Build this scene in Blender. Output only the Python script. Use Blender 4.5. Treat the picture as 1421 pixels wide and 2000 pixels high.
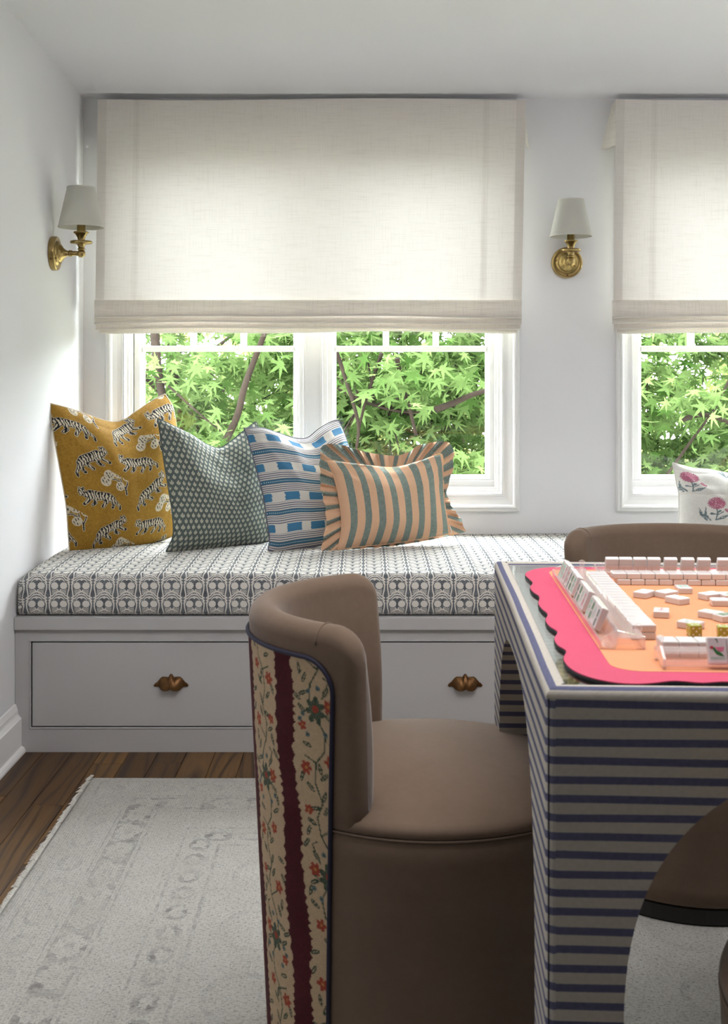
import bpy, bmesh, math, random
import numpy as np
from mathutils import Vector, Matrix

for o in list(bpy.data.objects):
    bpy.data.objects.remove(o)
SC = bpy.context.scene
COL = SC.collection
R = random.Random(7)
PI = math.pi

# ------------------------------------------------------------------ camera, sky, lights, exposure
F = 2350.0            # focal length in pixels of the 1421 x 2000 frame
CX, HZ = 710.5, 735.0  # principal column, horizon row
H = 1.09              # eye height
D = 4.344             # window wall
YB = 3.49             # bench front
XL = -1.012           # left wall
cam = bpy.data.cameras.new('camera')
cam.sensor_fit = 'VERTICAL'
cam.sensor_height = 36.0
cam.lens = F / 2000 * 36.0
cam.shift_y = -(1000 - HZ) / 2000
cam.clip_start = 0.05
cam.clip_end = 200
cam.dof.use_dof = True
cam.dof.focus_distance = 3.9
cam.dof.aperture_fstop = 15
camo = bpy.data.objects.new('camera', cam)
camo.location = (0, 0, H)
camo.rotation_euler = (PI / 2, 0, 0)
COL.objects.link(camo)
SC.camera = camo

world = bpy.data.worlds.new('overcast_sky')
SC.world = world
world.use_nodes = True
wn = world.node_tree.nodes
bg = wn['Background']
bg.inputs[0].default_value = (0.93, 0.97, 1.0, 1)
bg.inputs[1].default_value = 18.0

def area(name, loc, rot, sx, sy, power, color=(1, 1, 1)):
    l = bpy.data.lights.new(name, 'AREA')
    l.shape = 'RECTANGLE'
    l.size, l.size_y = sx, sy
    l.energy = power
    l.color = color
    o = bpy.data.objects.new(name, l)
    o.location = loc
    o.rotation_euler = rot
    COL.objects.link(o)
    return o
area('added_overhead_fill', (0.30, 1.65, 2.11), (0, 0, 0), 1.3, 0.9, 14.5, (1.0, 0.97, 0.985))  # added overhead fill without a fixture, brightens tabletop and rug
area('added_uplight_fill', (1.7, 2.1, 1.72), (PI, 0, 0), 1.0, 1.4, 9, (1.0, 0.97, 0.985))  # added out-of-frame fill, bounced off the ceiling to lift the upper walls

SC.view_settings.view_transform = 'Standard'
SC.view_settings.look = 'None'
SC.view_settings.gamma = 1
SC.view_settings.exposure = 0.97
SC.view_settings.use_curve_mapping = False
SC.cycles.max_bounces = 10
SC.cycles.diffuse_bounces = 6
SC.cycles.transparent_max_bounces = 24
SC.cycles.sample_clamp_indirect = 6
SC.cycles.use_denoising = True

# ------------------------------------------------------------------ helpers
def P(px, py, Y):
    return ((px - CX) * Y / F, Y, H - (py - HZ) * Y / F)
def PZ(px, py, z):      # pixel onto the horizontal plane at height z
    Y = (H - z) * F / (py - HZ)
    return ((px - CX) * Y / F, Y, z)

def tag(o, label=None, cat=None, group=None, kind=None):
    if label: o['label'] = label
    if cat: o['category'] = cat
    if group: o['group'] = group
    if kind: o['kind'] = kind
    return o

def thing(name, loc=(0, 0, 0), rz=0.0, label=None, cat=None, group=None, kind=None, parent=None):
    o = bpy.data.objects.new(name, None)
    o.empty_display_size = 0.05
    o.location = loc
    o.rotation_euler = (0, 0, rz)
    o.parent = parent
    COL.objects.link(o)
    return tag(o, label, cat, group, kind)

def wmat(o):
    m = Matrix.Translation(o.location) @ o.rotation_euler.to_matrix().to_4x4()
    return (wmat(o.parent) @ m) if o.parent else m

def mesh(name, V, Fs, mat, parent=None, smooth=False, uv=None, col=None, local=False, label=None):
    """V: list of points in world space (or local to the parent when local=True)."""
    V = np.asarray(V, dtype=float).reshape(-1, 3)
    if parent is not None and not local:
        M = np.array(wmat(parent).inverted())
        V = V @ M[:3, :3].T + M[:3, 3]
    me = bpy.data.meshes.new(name)
    me.from_pydata(V.tolist(), [], [list(map(int, f)) for f in Fs])
    if uv is not None:
        uv = np.asarray(uv, dtype=float)
        lay = me.uv_layers.new(name='UVMap')
        idx = np.empty(len(me.loops), dtype=np.int32)
        me.loops.foreach_get('vertex_index', idx)
        lay.data.foreach_set('uv', uv[idx].astype(np.float32).ravel())
    if col is not None:
        at = me.color_attributes.new('print', 'FLOAT_COLOR', 'POINT')
        c = np.ones((len(V), 4), dtype=np.float32)
        c[:, :3] = col
        at.data.foreach_set('color', c.ravel())
    if smooth:
        me.polygons.foreach_set('use_smooth', [True] * len(me.polygons))
    me.materials.append(mat)
    me.update()
    o = bpy.data.objects.new(name, me)
    o.parent = parent
    COL.objects.link(o)
    if label: o['label'] = label
    return o

def join(*parts):
    V, Fs, n = [], [], 0
    for v, f in parts:
        v = np.asarray(v, dtype=float).reshape(-1, 3)
        V.append(v)
        Fs += [[i + n for i in q] for q in f]
        n += len(v)
    return np.vstack(V), Fs

def box(x0, x1, y0, y1, z0, z1, b=0.0, seg=2):
    if b <= 0:
        V = [(x, y, z) for x in (x0, x1) for y in (y0, y1) for z in (z0, z1)]
        return np.array(V), [[0, 1, 3, 2], [4, 6, 7, 5], [0, 4, 5, 1], [2, 3, 7, 6], [0, 2, 6, 4], [1, 5, 7, 3]]
    bm = bmesh.new()
    bmesh.ops.create_cube(bm, size=1)
    for v in bm.verts:
        v.co = Vector((x0 + (v.co.x + .5) * (x1 - x0), y0 + (v.co.y + .5) * (y1 - y0), z0 + (v.co.z + .5) * (z1 - z0)))
    bmesh.ops.bevel(bm, geom=bm.edges[:], offset=b, segments=seg, profile=0.5, affect='EDGES')
    bm.verts.index_update()
    V = [tuple(v.co) for v in bm.verts]
    Fs = [[v.index for v in f.verts] for f in bm.faces]
    bm.free()
    return np.array(V), Fs

def lathe(prof, n=40, axis='z', c=(0, 0, 0)):
    V, Fs = [], []
    m = len(prof)
    for i in range(n):
        a = 2 * PI * i / n
        for r, z in prof:
            V.append((r * math.cos(a), r * math.sin(a), z))
    for i in range(n):
        j = (i + 1) % n
        for k in range(m - 1):
            Fs.append([i * m + k, j * m + k, j * m + k + 1, i * m + k + 1])
    V = np.array(V)
    if axis == 'x': V = V[:, [2, 0, 1]]
    if axis == '-y': V = np.stack([V[:, 0], -V[:, 2], V[:, 1]], 1)
    return V + np.array(c), Fs

def tube(pts, r, n=8, closed=False, cap=True):
    pts = [Vector(p) for p in pts]
    m = len(pts)
    rr = r if hasattr(r, '__len__') else [r] * m
    V, Fs = [], []
    up = Vector((0.13, 0.31, 0.94)).normalized()
    pn = None
    for i, p in enumerate(pts):
        if closed: t = pts[(i + 1) % m] - pts[i - 1]
        else: t = pts[min(i + 1, m - 1)] - pts[max(i - 1, 0)]
        t.normalize()
        if pn is None:
            a = t.cross(up)
            if a.length < 1e-3: a = t.cross(Vector((1, 0, 0)))
        else: a = pn - t * pn.dot(t)
        a.normalize(); pn = a
        b = t.cross(a)
        for k in range(n):
            w = 2 * PI * k / n
            V.append(tuple(p + (a * math.cos(w) + b * math.sin(w)) * rr[i]))
    for i in range(m if closed else m - 1):
        j = (i + 1) % m
        for k in range(n):
            l = (k + 1) % n
            Fs.append([i * n + k, i * n + l, j * n + l, j * n + k])
    if cap and not closed:
        Fs.append(list(range(n))[::-1])
        Fs.append([(m - 1) * n + k for k in range(n)])
    return np.array(V), Fs

def gridfaces(nu, nv, wrap=False):
    Fs = []
    for i in range(nu - 1 + (1 if wrap else 0)):
        j = (i + 1) % nu
        for k in range(nv - 1):
            Fs.append([i * nv + k, j * nv + k, j * nv + k + 1, i * nv + k + 1])
    return Fs

def prism(poly, z0, z1):
    """poly: list of (x, y); vertical prism"""
    n = len(poly)
    V = [(x, y, z0) for x, y in poly] + [(x, y, z1) for x, y in poly]
    Fs = [list(range(n))[::-1], list(range(n, 2 * n))] + [[i, (i + 1) % n, n + (i + 1) % n, n + i] for i in range(n)]
    return np.array(V), Fs

def catmull(pts, n):
    pts = np.array(pts, dtype=float)
    P0 = np.vstack([2 * pts[0] - pts[1], pts, 2 * pts[-1] - pts[-2]])
    seg = np.linalg.norm(np.diff(pts, axis=0), axis=1)
    cum = np.concatenate([[0], np.cumsum(seg)]) / seg.sum()
    out = []
    for s in np.linspace(0, 1, n):
        i = min(max(np.searchsorted(cum, s, side='right') - 1, 0), len(seg) - 1)
        t = (s - cum[i]) / (cum[i + 1] - cum[i])
        p0, p1, p2, p3 = P0[i], P0[i + 1], P0[i + 2], P0[i + 3]
        out.append(0.5 * ((2 * p1) + (-p0 + p2) * t + (2 * p0 - 5 * p1 + 4 * p2 - p3) * t ** 2 + (-p0 + 3 * p1 - 3 * p2 + p3) * t ** 3))
    return np.array(out)

# ---- cheap smooth value noise for numpy
def vnoise(x, y, seed=0):
    xi, yi = np.floor(x), np.floor(y)
    fx, fy = x - xi, y - yi
    def h(a, b):
        v = np.sin(a * 127.1 + b * 311.7 + seed * 74.7) * 43758.5453
        return v - np.floor(v)
    sx, sy = fx * fx * (3 - 2 * fx), fy * fy * (3 - 2 * fy)
    return (h(xi, yi) * (1 - sx) + h(xi + 1, yi) * sx) * (1 - sy) + (h(xi, yi + 1) * (1 - sx) + h(xi + 1, yi + 1) * sx) * sy

# ------------------------------------------------------------------ node expression helper
class N:
    t = None
    def __init__(s, v): s.v = v
    @staticmethod
    def op(kind, *a):
        n = N.t.nodes.new('ShaderNodeMath'); n.operation = kind
        for i, x in enumerate(a):
            x = x.v if isinstance(x, N) else x
            if isinstance(x, (int, float)): n.inputs[i].default_value = x
            else: N.t.links.new(x, n.inputs[i])
        return N(n.outputs[0])
    def __add__(s, o): return N.op('ADD', s, o)
    __radd__ = __add__
    def __sub__(s, o): return N.op('SUBTRACT', s, o)
    def __rsub__(s, o): return N.op('SUBTRACT', o, s)
    def __mul__(s, o): return N.op('MULTIPLY', s, o)
    __rmul__ = __mul__
    def __truediv__(s, o): return N.op('DIVIDE', s, o)
    def __lt__(s, o): return N.op('LESS_THAN', s, o)
    def __gt__(s, o): return N.op('GREATER_THAN', s, o)
def nabs(a): return N.op('ABSOLUTE', a)
def nfr(a): return N.op('FRACT', a)
def nfl(a): return N.op('FLOOR', a)
def nsin(a): return N.op('SINE', a)
def ncos(a): return N.op('COSINE', a)
def nmin(a, b): return N.op('MINIMUM', a, b)
def nmax(a, b): return N.op('MAXIMUM', a, b)
def nlen(a, b): return N.op('SQRT', a * a + b * b)
def natan(a, b): return N.op('ARCTAN2', a, b)
def nclamp(a):
    r = N.op('ADD', a, 0.0); r.v.node.use_clamp = True
    return r
def sstep(a, lo, hi):
    return nclamp((a - lo) / (hi - lo))
def nell(x, y, cx, cy, rx, ry, ang=0.0):
    """rotated ellipse mask 0/1"""
    dx, dy = x - cx, y - cy
    if ang:
        c, s = math.cos(ang), math.sin(ang)
        dx, dy = dx * c + dy * s, dy * c - dx * s
    return nlen(dx / rx, dy / ry) < 1.0
def noise(vec, scale, detail=2, rough=0.5, dist=0.0, dim='3D'):
    n = N.t.nodes.new('ShaderNodeTexNoise')
    n.noise_dimensions = dim
    n.inputs['Scale'].default_value = scale
    n.inputs['Detail'].default_value = detail
    n.inputs['Roughness'].default_value = rough
    n.inputs['Distortion'].default_value = dist
    if vec is not None: N.t.links.new(vec, n.inputs['Vector'])
    return N(n.outputs[0])
def coords(kind='Object'):
    n = N.t.nodes.new('ShaderNodeTexCoord')
    return n.outputs[kind]
def sep(vec):
    n = N.t.nodes.new('ShaderNodeSeparateXYZ')
    N.t.links.new(vec, n.inputs[0])
    return N(n.outputs[0]), N(n.outputs[1]), N(n.outputs[2])
def comb(x, y, z=0.0):
    n = N.t.nodes.new('ShaderNodeCombineXYZ')
    for i, a in enumerate((x, y, z)):
        if isinstance(a, N): N.t.links.new(a.v, n.inputs[i])
        else: n.inputs[i].default_value = a
    return n.outputs[0]
def scaled(vec, sx, sy, sz):
    n = N.t.nodes.new('ShaderNodeMapping')
    n.inputs['Scale'].default_value = (sx, sy, sz)
    N.t.links.new(vec, n.inputs[0])
    return n.outputs[0]
def mix(f, a, b, mode='MIX'):
    n = N.t.nodes.new('ShaderNodeMix'); n.data_type = 'RGBA'; n.blend_type = mode
    for s, x in ((n.inputs[0], f), (n.inputs[6], a), (n.inputs[7], b)):
        if isinstance(x, N): N.t.links.new(x.v, s)
        elif isinstance(x, (int, float)): s.default_value = x
        elif isinstance(x, tuple): s.default_value = (*x[:3], 1)
        else: N.t.links.new(x, s)
    return n.outputs[2]
def setin(node, sock, x):
    s = node.inputs[sock]
    if isinstance(x, N): N.t.links.new(x.v, s)
    elif isinstance(x, (int, float)): s.default_value = x
    elif isinstance(x, tuple): s.default_value = (*x[:3], 1)
    else: N.t.links.new(x, s)

MATS = {}
def mat(name, color, rough=0.6, metal=0.0, bump=None, bstr=0.3, bdist=0.001, sheen=0.0, spec=None, trans=0.0, fn=None, coat=0.0):
    """fn() may return a dict(color=, rough=, bump=)"""
    m = bpy.data.materials.new(name)
    m.use_nodes = True
    N.t = m.node_tree
    b = m.node_tree.nodes['Principled BSDF']
    d = {}
    if fn: d = fn()
    setin(b, 'Base Color', d.get('color', color))
    setin(b, 'Roughness', d.get('rough', rough))
    b.inputs['Metallic'].default_value = metal
    if spec is not None: b.inputs['Specular IOR Level'].default_value = spec
    if sheen:
        b.inputs['Sheen Weight'].default_value = sheen
        b.inputs['Sheen Roughness'].default_value = 0.35
    if coat: b.inputs['Coat Weight'].default_value = coat
    if trans: b.inputs['Transmission Weight'].default_value = trans
    bp = d.get('bump')
    if bp is not None:
        n = m.node_tree.nodes.new('ShaderNodeBump')
        n.inputs['Strength'].default_value = bstr
        n.inputs['Distance'].default_value = bdist
        N.t.links.new(bp.v if isinstance(bp, N) else bp, n.inputs['Height'])
        N.t.links.new(n.outputs[0], b.inputs['Normal'])
    MATS[name] = m
    return m

def srgb(r, g, b):
    f = lambda c: (c / 255 / 12.92) if c / 255 <= 0.04045 else ((c / 255 + 0.055) / 1.055) ** 2.4
    return (f(r), f(g), f(b))

# ------------------------------------------------------------------ materials
def paint(c0):
    def fn():
        v = coords('Object')
        n = noise(v, 2.0, 3)
        f = noise(v, 220, 2)
        return dict(color=mix(n, tuple(x * 0.97 for x in c0), c0), bump=f)
    return fn
M_wall = mat('wall_paint', None, 0.55, fn=paint((0.79, 0.795, 0.81)), bstr=0.06)
M_dark_wall = mat('light_absorbing_wall', None, 0.6, fn=paint((0.06, 0.075, 0.07)), bstr=0.06)  # dark tone made up for the unseen wall behind the camera, cuts bounce light
M_ceil = mat('ceiling_paint', None, 0.8, fn=paint((0.83, 0.835, 0.865)), bstr=0.06)
M_trim = mat('trim_paint', None, 0.32, fn=paint((0.84, 0.84, 0.83)), bstr=0.02)
M_bench = mat('bench_paint', None, 0.38, fn=paint((0.44, 0.435, 0.43)), bstr=0.02)
M_gap = mat('dark_gap', (0.015, 0.015, 0.014), 0.9, fn=lambda: dict(color=mix(noise(coords(), 40), (0.012, 0.012, 0.011), (0.02, 0.019, 0.018))))

def f_brass():
    v = coords('Object')
    n = noise(v, 35, 4, 0.6)
    return dict(color=mix(n, (0.20, 0.135, 0.045), (0.42, 0.31, 0.13)), rough=n * 0.2 + 0.2)
M_brass = mat('aged_brass', None, 0.3, 1.0, fn=f_brass)
def f_pull():
    v = coords('Object')
    n = noise(v, 60, 5, 0.65)
    return dict(color=mix(n, (0.045, 0.018, 0.007), (0.17, 0.085, 0.028)), rough=n * 0.25 + 0.25)
M_pull = mat('antique_copper', None, 0.35, 0.85, fn=f_pull)

def cloth_bump(v, s=900.0):
    x, y, z = sep(v)
    return nsin(x * s) * nsin(y * s) + nsin(z * s) * nsin(x * s)

def two_sided_cloth(name, colorfn, transl=0.5):
    m = bpy.data.materials.new(name); m.use_nodes = True
    N.t = m.node_tree
    t = m.node_tree
    t.nodes.remove(t.nodes['Principled BSDF'])
    out = t.nodes['Material Output']
    c, f = colorfn()
    d = t.nodes.new('ShaderNodeBsdfDiffuse'); tr = t.nodes.new('ShaderNodeBsdfTranslucent')
    mx = t.nodes.new('ShaderNodeMixShader')
    setin(d, 0, c); setin(tr, 0, f)
    mx.inputs[0].default_value = transl
    t.links.new(d.outputs[0], mx.inputs[1]); t.links.new(tr.outputs[0], mx.inputs[2])
    t.links.new(mx.outputs[0], out.inputs[0])
    MATS[name] = m
    return m
def f_linen():
    v = coords('Object')
    x, y, z = sep(v)
    a = noise(comb(x * 9.0, 0.0, z * 260.0), 1.0, 3, 0.7)
    b = noise(comb(x * 260.0, 3.0, z * 9.0), 1.0, 3, 0.7)
    th = sstep(a, 0.50, 0.70) * 0.75 + sstep(b, 0.52, 0.72) * 0.65
    u, vv, _ = sep(coords('UV'))
    um = nmin(u, 1.0 - u)
    dbl = nmax(um < 0.021, (nabs(um - 0.091) < 0.0075) * 0.45) * (u > 0.0001)
    th = th + dbl * 0.9
    line = nabs(um - 0.0925) < 0.0009
    base = mix(nclamp(th * 0.35 + line * 0.25), (0.80, 0.765, 0.715), (0.62, 0.58, 0.53))
    tl = mix(nclamp(th), (0.90, 0.86, 0.80), (0.42, 0.385, 0.34))
    return base, tl
M_linen = two_sided_cloth('blind_linen', f_linen, 0.080)
M_linen2 = two_sided_cloth('blind_linen_doubled', f_linen, 0.30)
M_backlight = two_sided_cloth('blind_painted_backlight', lambda: (mix(noise(coords(), 200), (0.80, 0.785, 0.75), (0.86, 0.845, 0.81)), (0.9, 0.88, 0.84)), 0.55)  # whiter than the linen: backlight on the fold edges put into the colour
def f_shade():
    v = coords('Object')
    n = noise(v, 300, 2)
    return mix(n, (0.74, 0.745, 0.70), (0.80, 0.80, 0.76)), (0.8, 0.78, 0.7)
M_shade = two_sided_cloth('lampshade_paper', f_shade, 0.38)

# oak floor
def f_oak():
    oi = N.t.nodes.new('ShaderNodeObjectInfo')
    rnd = N(oi.outputs['Random'])
    v = coords('Object')
    x, y, z = sep(v)
    x2 = x + rnd * 7.0
    y2 = y + rnd * 13.0
    w = noise(comb(x2 * 5.0, y2 * 0.7, 0.0), 1.0, 2, 0.5)
    rings = nabs(nsin((x2 * 22.0 + w * 9.0) * 3.4))
    fine = noise(comb(x2 * 260.0, y2 * 7.0, 0.0), 1.0, 3, 0.7)
    base = mix(rnd, (0.075, 0.035, 0.007), (0.165, 0.082, 0.018))
    c = mix(nclamp(sstep(rings, 0.0, 0.7) * -0.95 + 0.95), base, (0.020, 0.008, 0.003))
    c = mix(sstep(fine, 0.5, 0.75) * 0.6, c, (0.035, 0.015, 0.005))
    return dict(color=c, rough=fine * 0.15 + 0.33, bump=fine)
M_oak = mat('oak_planks', None, 0.4, fn=f_oak, bstr=0.15, bdist=0.0008, spec=0.3)

# velvet
def f_velvet(c0, c1):
    def fn():
        v = coords('Object')
        n = noise(v, 7, 4, 0.6)
        g = noise(v, 90, 2)
        return dict(color=mix(n * 0.7 + g * 0.3, c0, c1), bump=noise(v, 700, 2))
    return fn
M_velvet = mat('taupe_velvet', None, 0.85, fn=f_velvet((0.115, 0.080, 0.055), (0.185, 0.133, 0.096)), sheen=0.22, bstr=0.12, spec=0.12)
M_black = mat('black_plinth', None, 0.5, fn=lambda: dict(color=mix(noise(coords(), 30), (0.008, 0.007, 0.006), (0.014, 0.012, 0.010))))
M_navy = mat('navy_piping', None, 0.7, fn=lambda: dict(color=mix(noise(coords(), 300), (0.004, 0.004, 0.018), (0.009, 0.009, 0.036))))

# print materials carried by a colour attribute
def mat_print(name, rough=0.85, bscale=1400.0):
    def fn():
        a = N.t.nodes.new('ShaderNodeVertexColor'); a.layer_name = 'print'
        v = coords('Object')
        n = noise(v, 420, 2, 0.6)
        c = mix(0.35, a.outputs[0], mix(n, (0.55, 0.55, 0.55), (1.0, 1.0, 1.0)), 'MULTIPLY')
        return dict(color=c, bump=cloth_bump(v, bscale))
    return mat(name, None, rough, fn=fn, bstr=0.12, spec=0.2)
M_print_tiger = mat_print('ochre_tiger_cloth')
M_print_floral = mat_print('white_flower_cloth')
M_print_chair = mat_print('striped_flower_tapestry')

# bench cushion block print, UV in metres
def f_cushion():
    x, y, _ = sep(coords('UV'))
    wob = noise(comb(x, y, 0.0), 18.0, 2)
    x = x + wob * 0.004; y = y + wob * 0.003
    p = nfr(x / 0.0653) - 0.5
    q = nfr(y / 0.0527)
    ap = nabs(p)
    # flower heads
    fx, fy = ap - 0.200, (q - 0.58) * 0.82
    r = nlen(fx, fy)
    th = natan(fy, fx)
    rad = 0.142 + nabs(nsin(th * 5.5)) * 0.026
    flower = r < rad
    ring = r < 0.196
    # vines either side
    vine = nabs(ap - (0.405 - ncos((q - 0.52) * (2 * PI)) * -0.030)) < 0.028
    # sepals below the head
    sep_z = (nabs(q - 0.27) < 0.15) * (nabs(fx) < 0.12)
    sepal = sep_z * (nsin((q * 1.0 + nabs(fx) * 1.6) * 62.0) > 0.0)
    # feathered leaves between the rows
    qq = nfr(q + 0.5) - 0.5
    arc = qq - ncos(ap * (2 * PI)) * 0.17 + 0.06
    fe_z = (nabs(arc) < 0.19) * (ring * -1.0 + 1.0)
    feather = fe_z * (nsin(arc * 44.0 + 1.0 + nsin(ap * 30.0) * 0.7) > -0.2)
    star = (ap + nabs(q - 0.90)) < 0.055
    cream = nmax(nmax(flower, vine), nmax(nmax(sepal, feather), star))
    cream = nmax(cream, nell(ap, q, 0.045, 0.30, 0.030, 0.10, -0.35))
    edge_d = (r > rad) * (r < 0.188)
    cream = cream * (edge_d * -1.0 + 1.0)
    stem = (nabs(ap - 0.5) < 0.026)
    cream = cream * (stem * -1.0 + 1.0)
    fade = noise(comb(x, y, 4.0), 55.0, 3, 0.7)
    ink = mix(sstep(fade, 0.35, 0.75), (0.085, 0.095, 0.105), (0.20, 0.215, 0.23))
    cr = mix(noise(comb(x, y, 1.0), 600.0, 2), (0.60, 0.575, 0.52), (0.72, 0.70, 0.64))
    return dict(color=mix(cream, ink, cr), bump=noise(comb(x, y, 1.0), 900.0, 2))
M_cushion = mat('block_print_linen', None, 0.85, fn=f_cushion, bstr=0.2, spec=0.2)

# small sprig pillow, UV 0..1
def f_sprig():
    x, y, _ = sep(coords('UV'))
    Y = y * 24.0
    row = nfl(Y)
    p = nfr(x * 23.0 + nfr(row * 0.5)) - 0.5
    q = nfr(Y)
    ap = nabs(p)
    m = nell(p, q, 0.0, 0.74, 0.13, 0.17)
    m = nmax(m, nell(ap, q, 0.19, 0.56, 0.15, 0.085, 0.9))
    m = nmax(m, nell(ap, q, 0.17, 0.34, 0.13, 0.07, 0.55))
    m = nmax(m, (ap < 0.045) * (q > 0.1))
    hole = nell(p, q, 0.06, 0.72, 0.05, 0.07)
    m = m * (hole * -1.0 + 1.0)
    n = noise(comb(x, y, 0.0), 240.0, 2)
    bgc = mix(n, (0.068, 0.090, 0.085), (0.105, 0.130, 0.122))
    return dict(color=mix(m, bgc, (0.50, 0.49, 0.39)), bump=n)
M_sprig = mat('slate_sprig_cotton', None, 0.85, fn=f_sprig, bstr=0.2, spec=0.2)

# blue ikat pillow
def f_ikat():
    x, y, _ = sep(coords('UV'))
    jag = noise(comb(x * 3.0, y * 120.0, 0.0), 1.0, 2) - 0.5
    v = y * 4.15 + 0.12
    q = nfr(v)
    col = nfr((x * 4.3 + nfr(nfl(v) * 0.5) * 0.0) + jag * 0.16 + 0.35)
    # block rows: q in 0.70..1.0
    blk = (q > 0.68)
    inb = blk * (col < 0.56) * (q > 0.71) * (q < 0.97)
    # teal dashed band 0.30..0.40
    band = (q > 0.29) * (q < 0.41)
    dash = band * (q > 0.335) * (q < 0.365) * (nsin(x * 420.0) > 0.0)
    # thin stripes elsewhere
    thin = (nsin(q * (2 * PI) * 15.0) > 0.15) * ((blk + band) * -1.0 + 1.0 > 0.5)
    n = noise(comb(x, y, 0.0), 300.0, 2)
    cream = mix(n, (0.50, 0.48, 0.44), (0.64, 0.62, 0.57))
    c = mix(thin, cream, (0.115, 0.12, 0.16))
    c = mix(band, c, (0.032, 0.125, 0.20))
    c = mix(dash, c, (0.45, 0.50, 0.50))
    c = mix(inb, c, mix(n, (0.030, 0.125, 0.235), (0.065, 0.20, 0.34)))
    return dict(color=c, bump=n)
M_ikat = mat('blue_ikat_cotton', None, 0.85, fn=f_ikat, bstr=0.25, spec=0.2)

# peach and green stripe linen
def stripe_cols(s, n):
    g = mix(sstep(n, 0.3, 0.7), (0.085, 0.125, 0.108), (0.27, 0.32, 0.285))
    p = mix(n, (0.56, 0.335, 0.205), (0.68, 0.44, 0.29))
    return mix(s, p, g)
def f_ruffle_body():
    x, y, _ = sep(coords('UV'))
    n = noise(comb(x * 300.0, y * 20.0, 0.0), 1.0, 2, 0.6) * 0.5 + noise(comb(x * 20.0, y * 200.0, 0.0), 1.0, 2, 0.6) * 0.5
    s = nfr(x * 8.2 + 0.48) < 0.48
    return dict(color=stripe_cols(s, n), bump=n)
M_rufbody = mat('peach_green_stripe_linen', None, 0.85, fn=f_ruffle_body, bstr=0.3, spec=0.2)
def f_ruffle_edge():
    x, y, _ = sep(coords('UV'))
    n = noise(comb(x * 30.0, y * 3.0, 0.0), 8.0, 2, 0.6)
    s = nfr(x * 31.0 + n * 0.2) < 0.46
    return dict(color=stripe_cols(s, n), bump=n)
M_rufedge = mat('peach_green_ruffle_linen', None, 0.85, fn=f_ruffle_edge, bstr=0.3, spec=0.2)

# table fabric: UV.y = metres up the side and over the rim
def f_tablefab():
    x, y, _ = sep(coords('UV'))
    wv = noise(comb(x * 3.0, 0.0, nfl(y / 0.0197) * 3.1), 1.0, 1) - 0.5
    ed = noise(comb(x * 300.0, y * 300.0, 0.0), 1.0, 1) - 0.5
    q = nfr((y + wv * 0.006 + ed * 0.0006) / 0.0197 + 0.76)
    s = q < 0.42
    tw = nsin((x + y) * 2600.0) * 0.5 + 0.5
    n = noise(comb(x, y, 0.0), 180.0, 3)
    navy = mix(n * 0.6 + tw * 0.4, (0.058, 0.062, 0.120), (0.150, 0.158, 0.240))
    base = mix(n, (0.40, 0.375, 0.32), (0.52, 0.495, 0.435))
    return dict(color=mix(s, base, navy), bump=n + tw * 0.3)
M_tablefab = mat('blue_stripe_upholstery', None, 0.9, fn=f_tablefab, bstr=0.3, spec=0.15)
def f_tabletop():
    x, y, z = sep(coords('Object'))
    q = nfr(y / 0.0197)
    s = q < 0.40
    n = noise(coords('Object'), 120.0, 2)
    return dict(color=mix(s, mix(n, (0.58, 0.57, 0.50), (0.66, 0.64, 0.57)), (0.36, 0.40, 0.42)))
M_tabletop = mat('striped_fabric_under_glass', None, 0.7, fn=f_tabletop)

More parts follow.
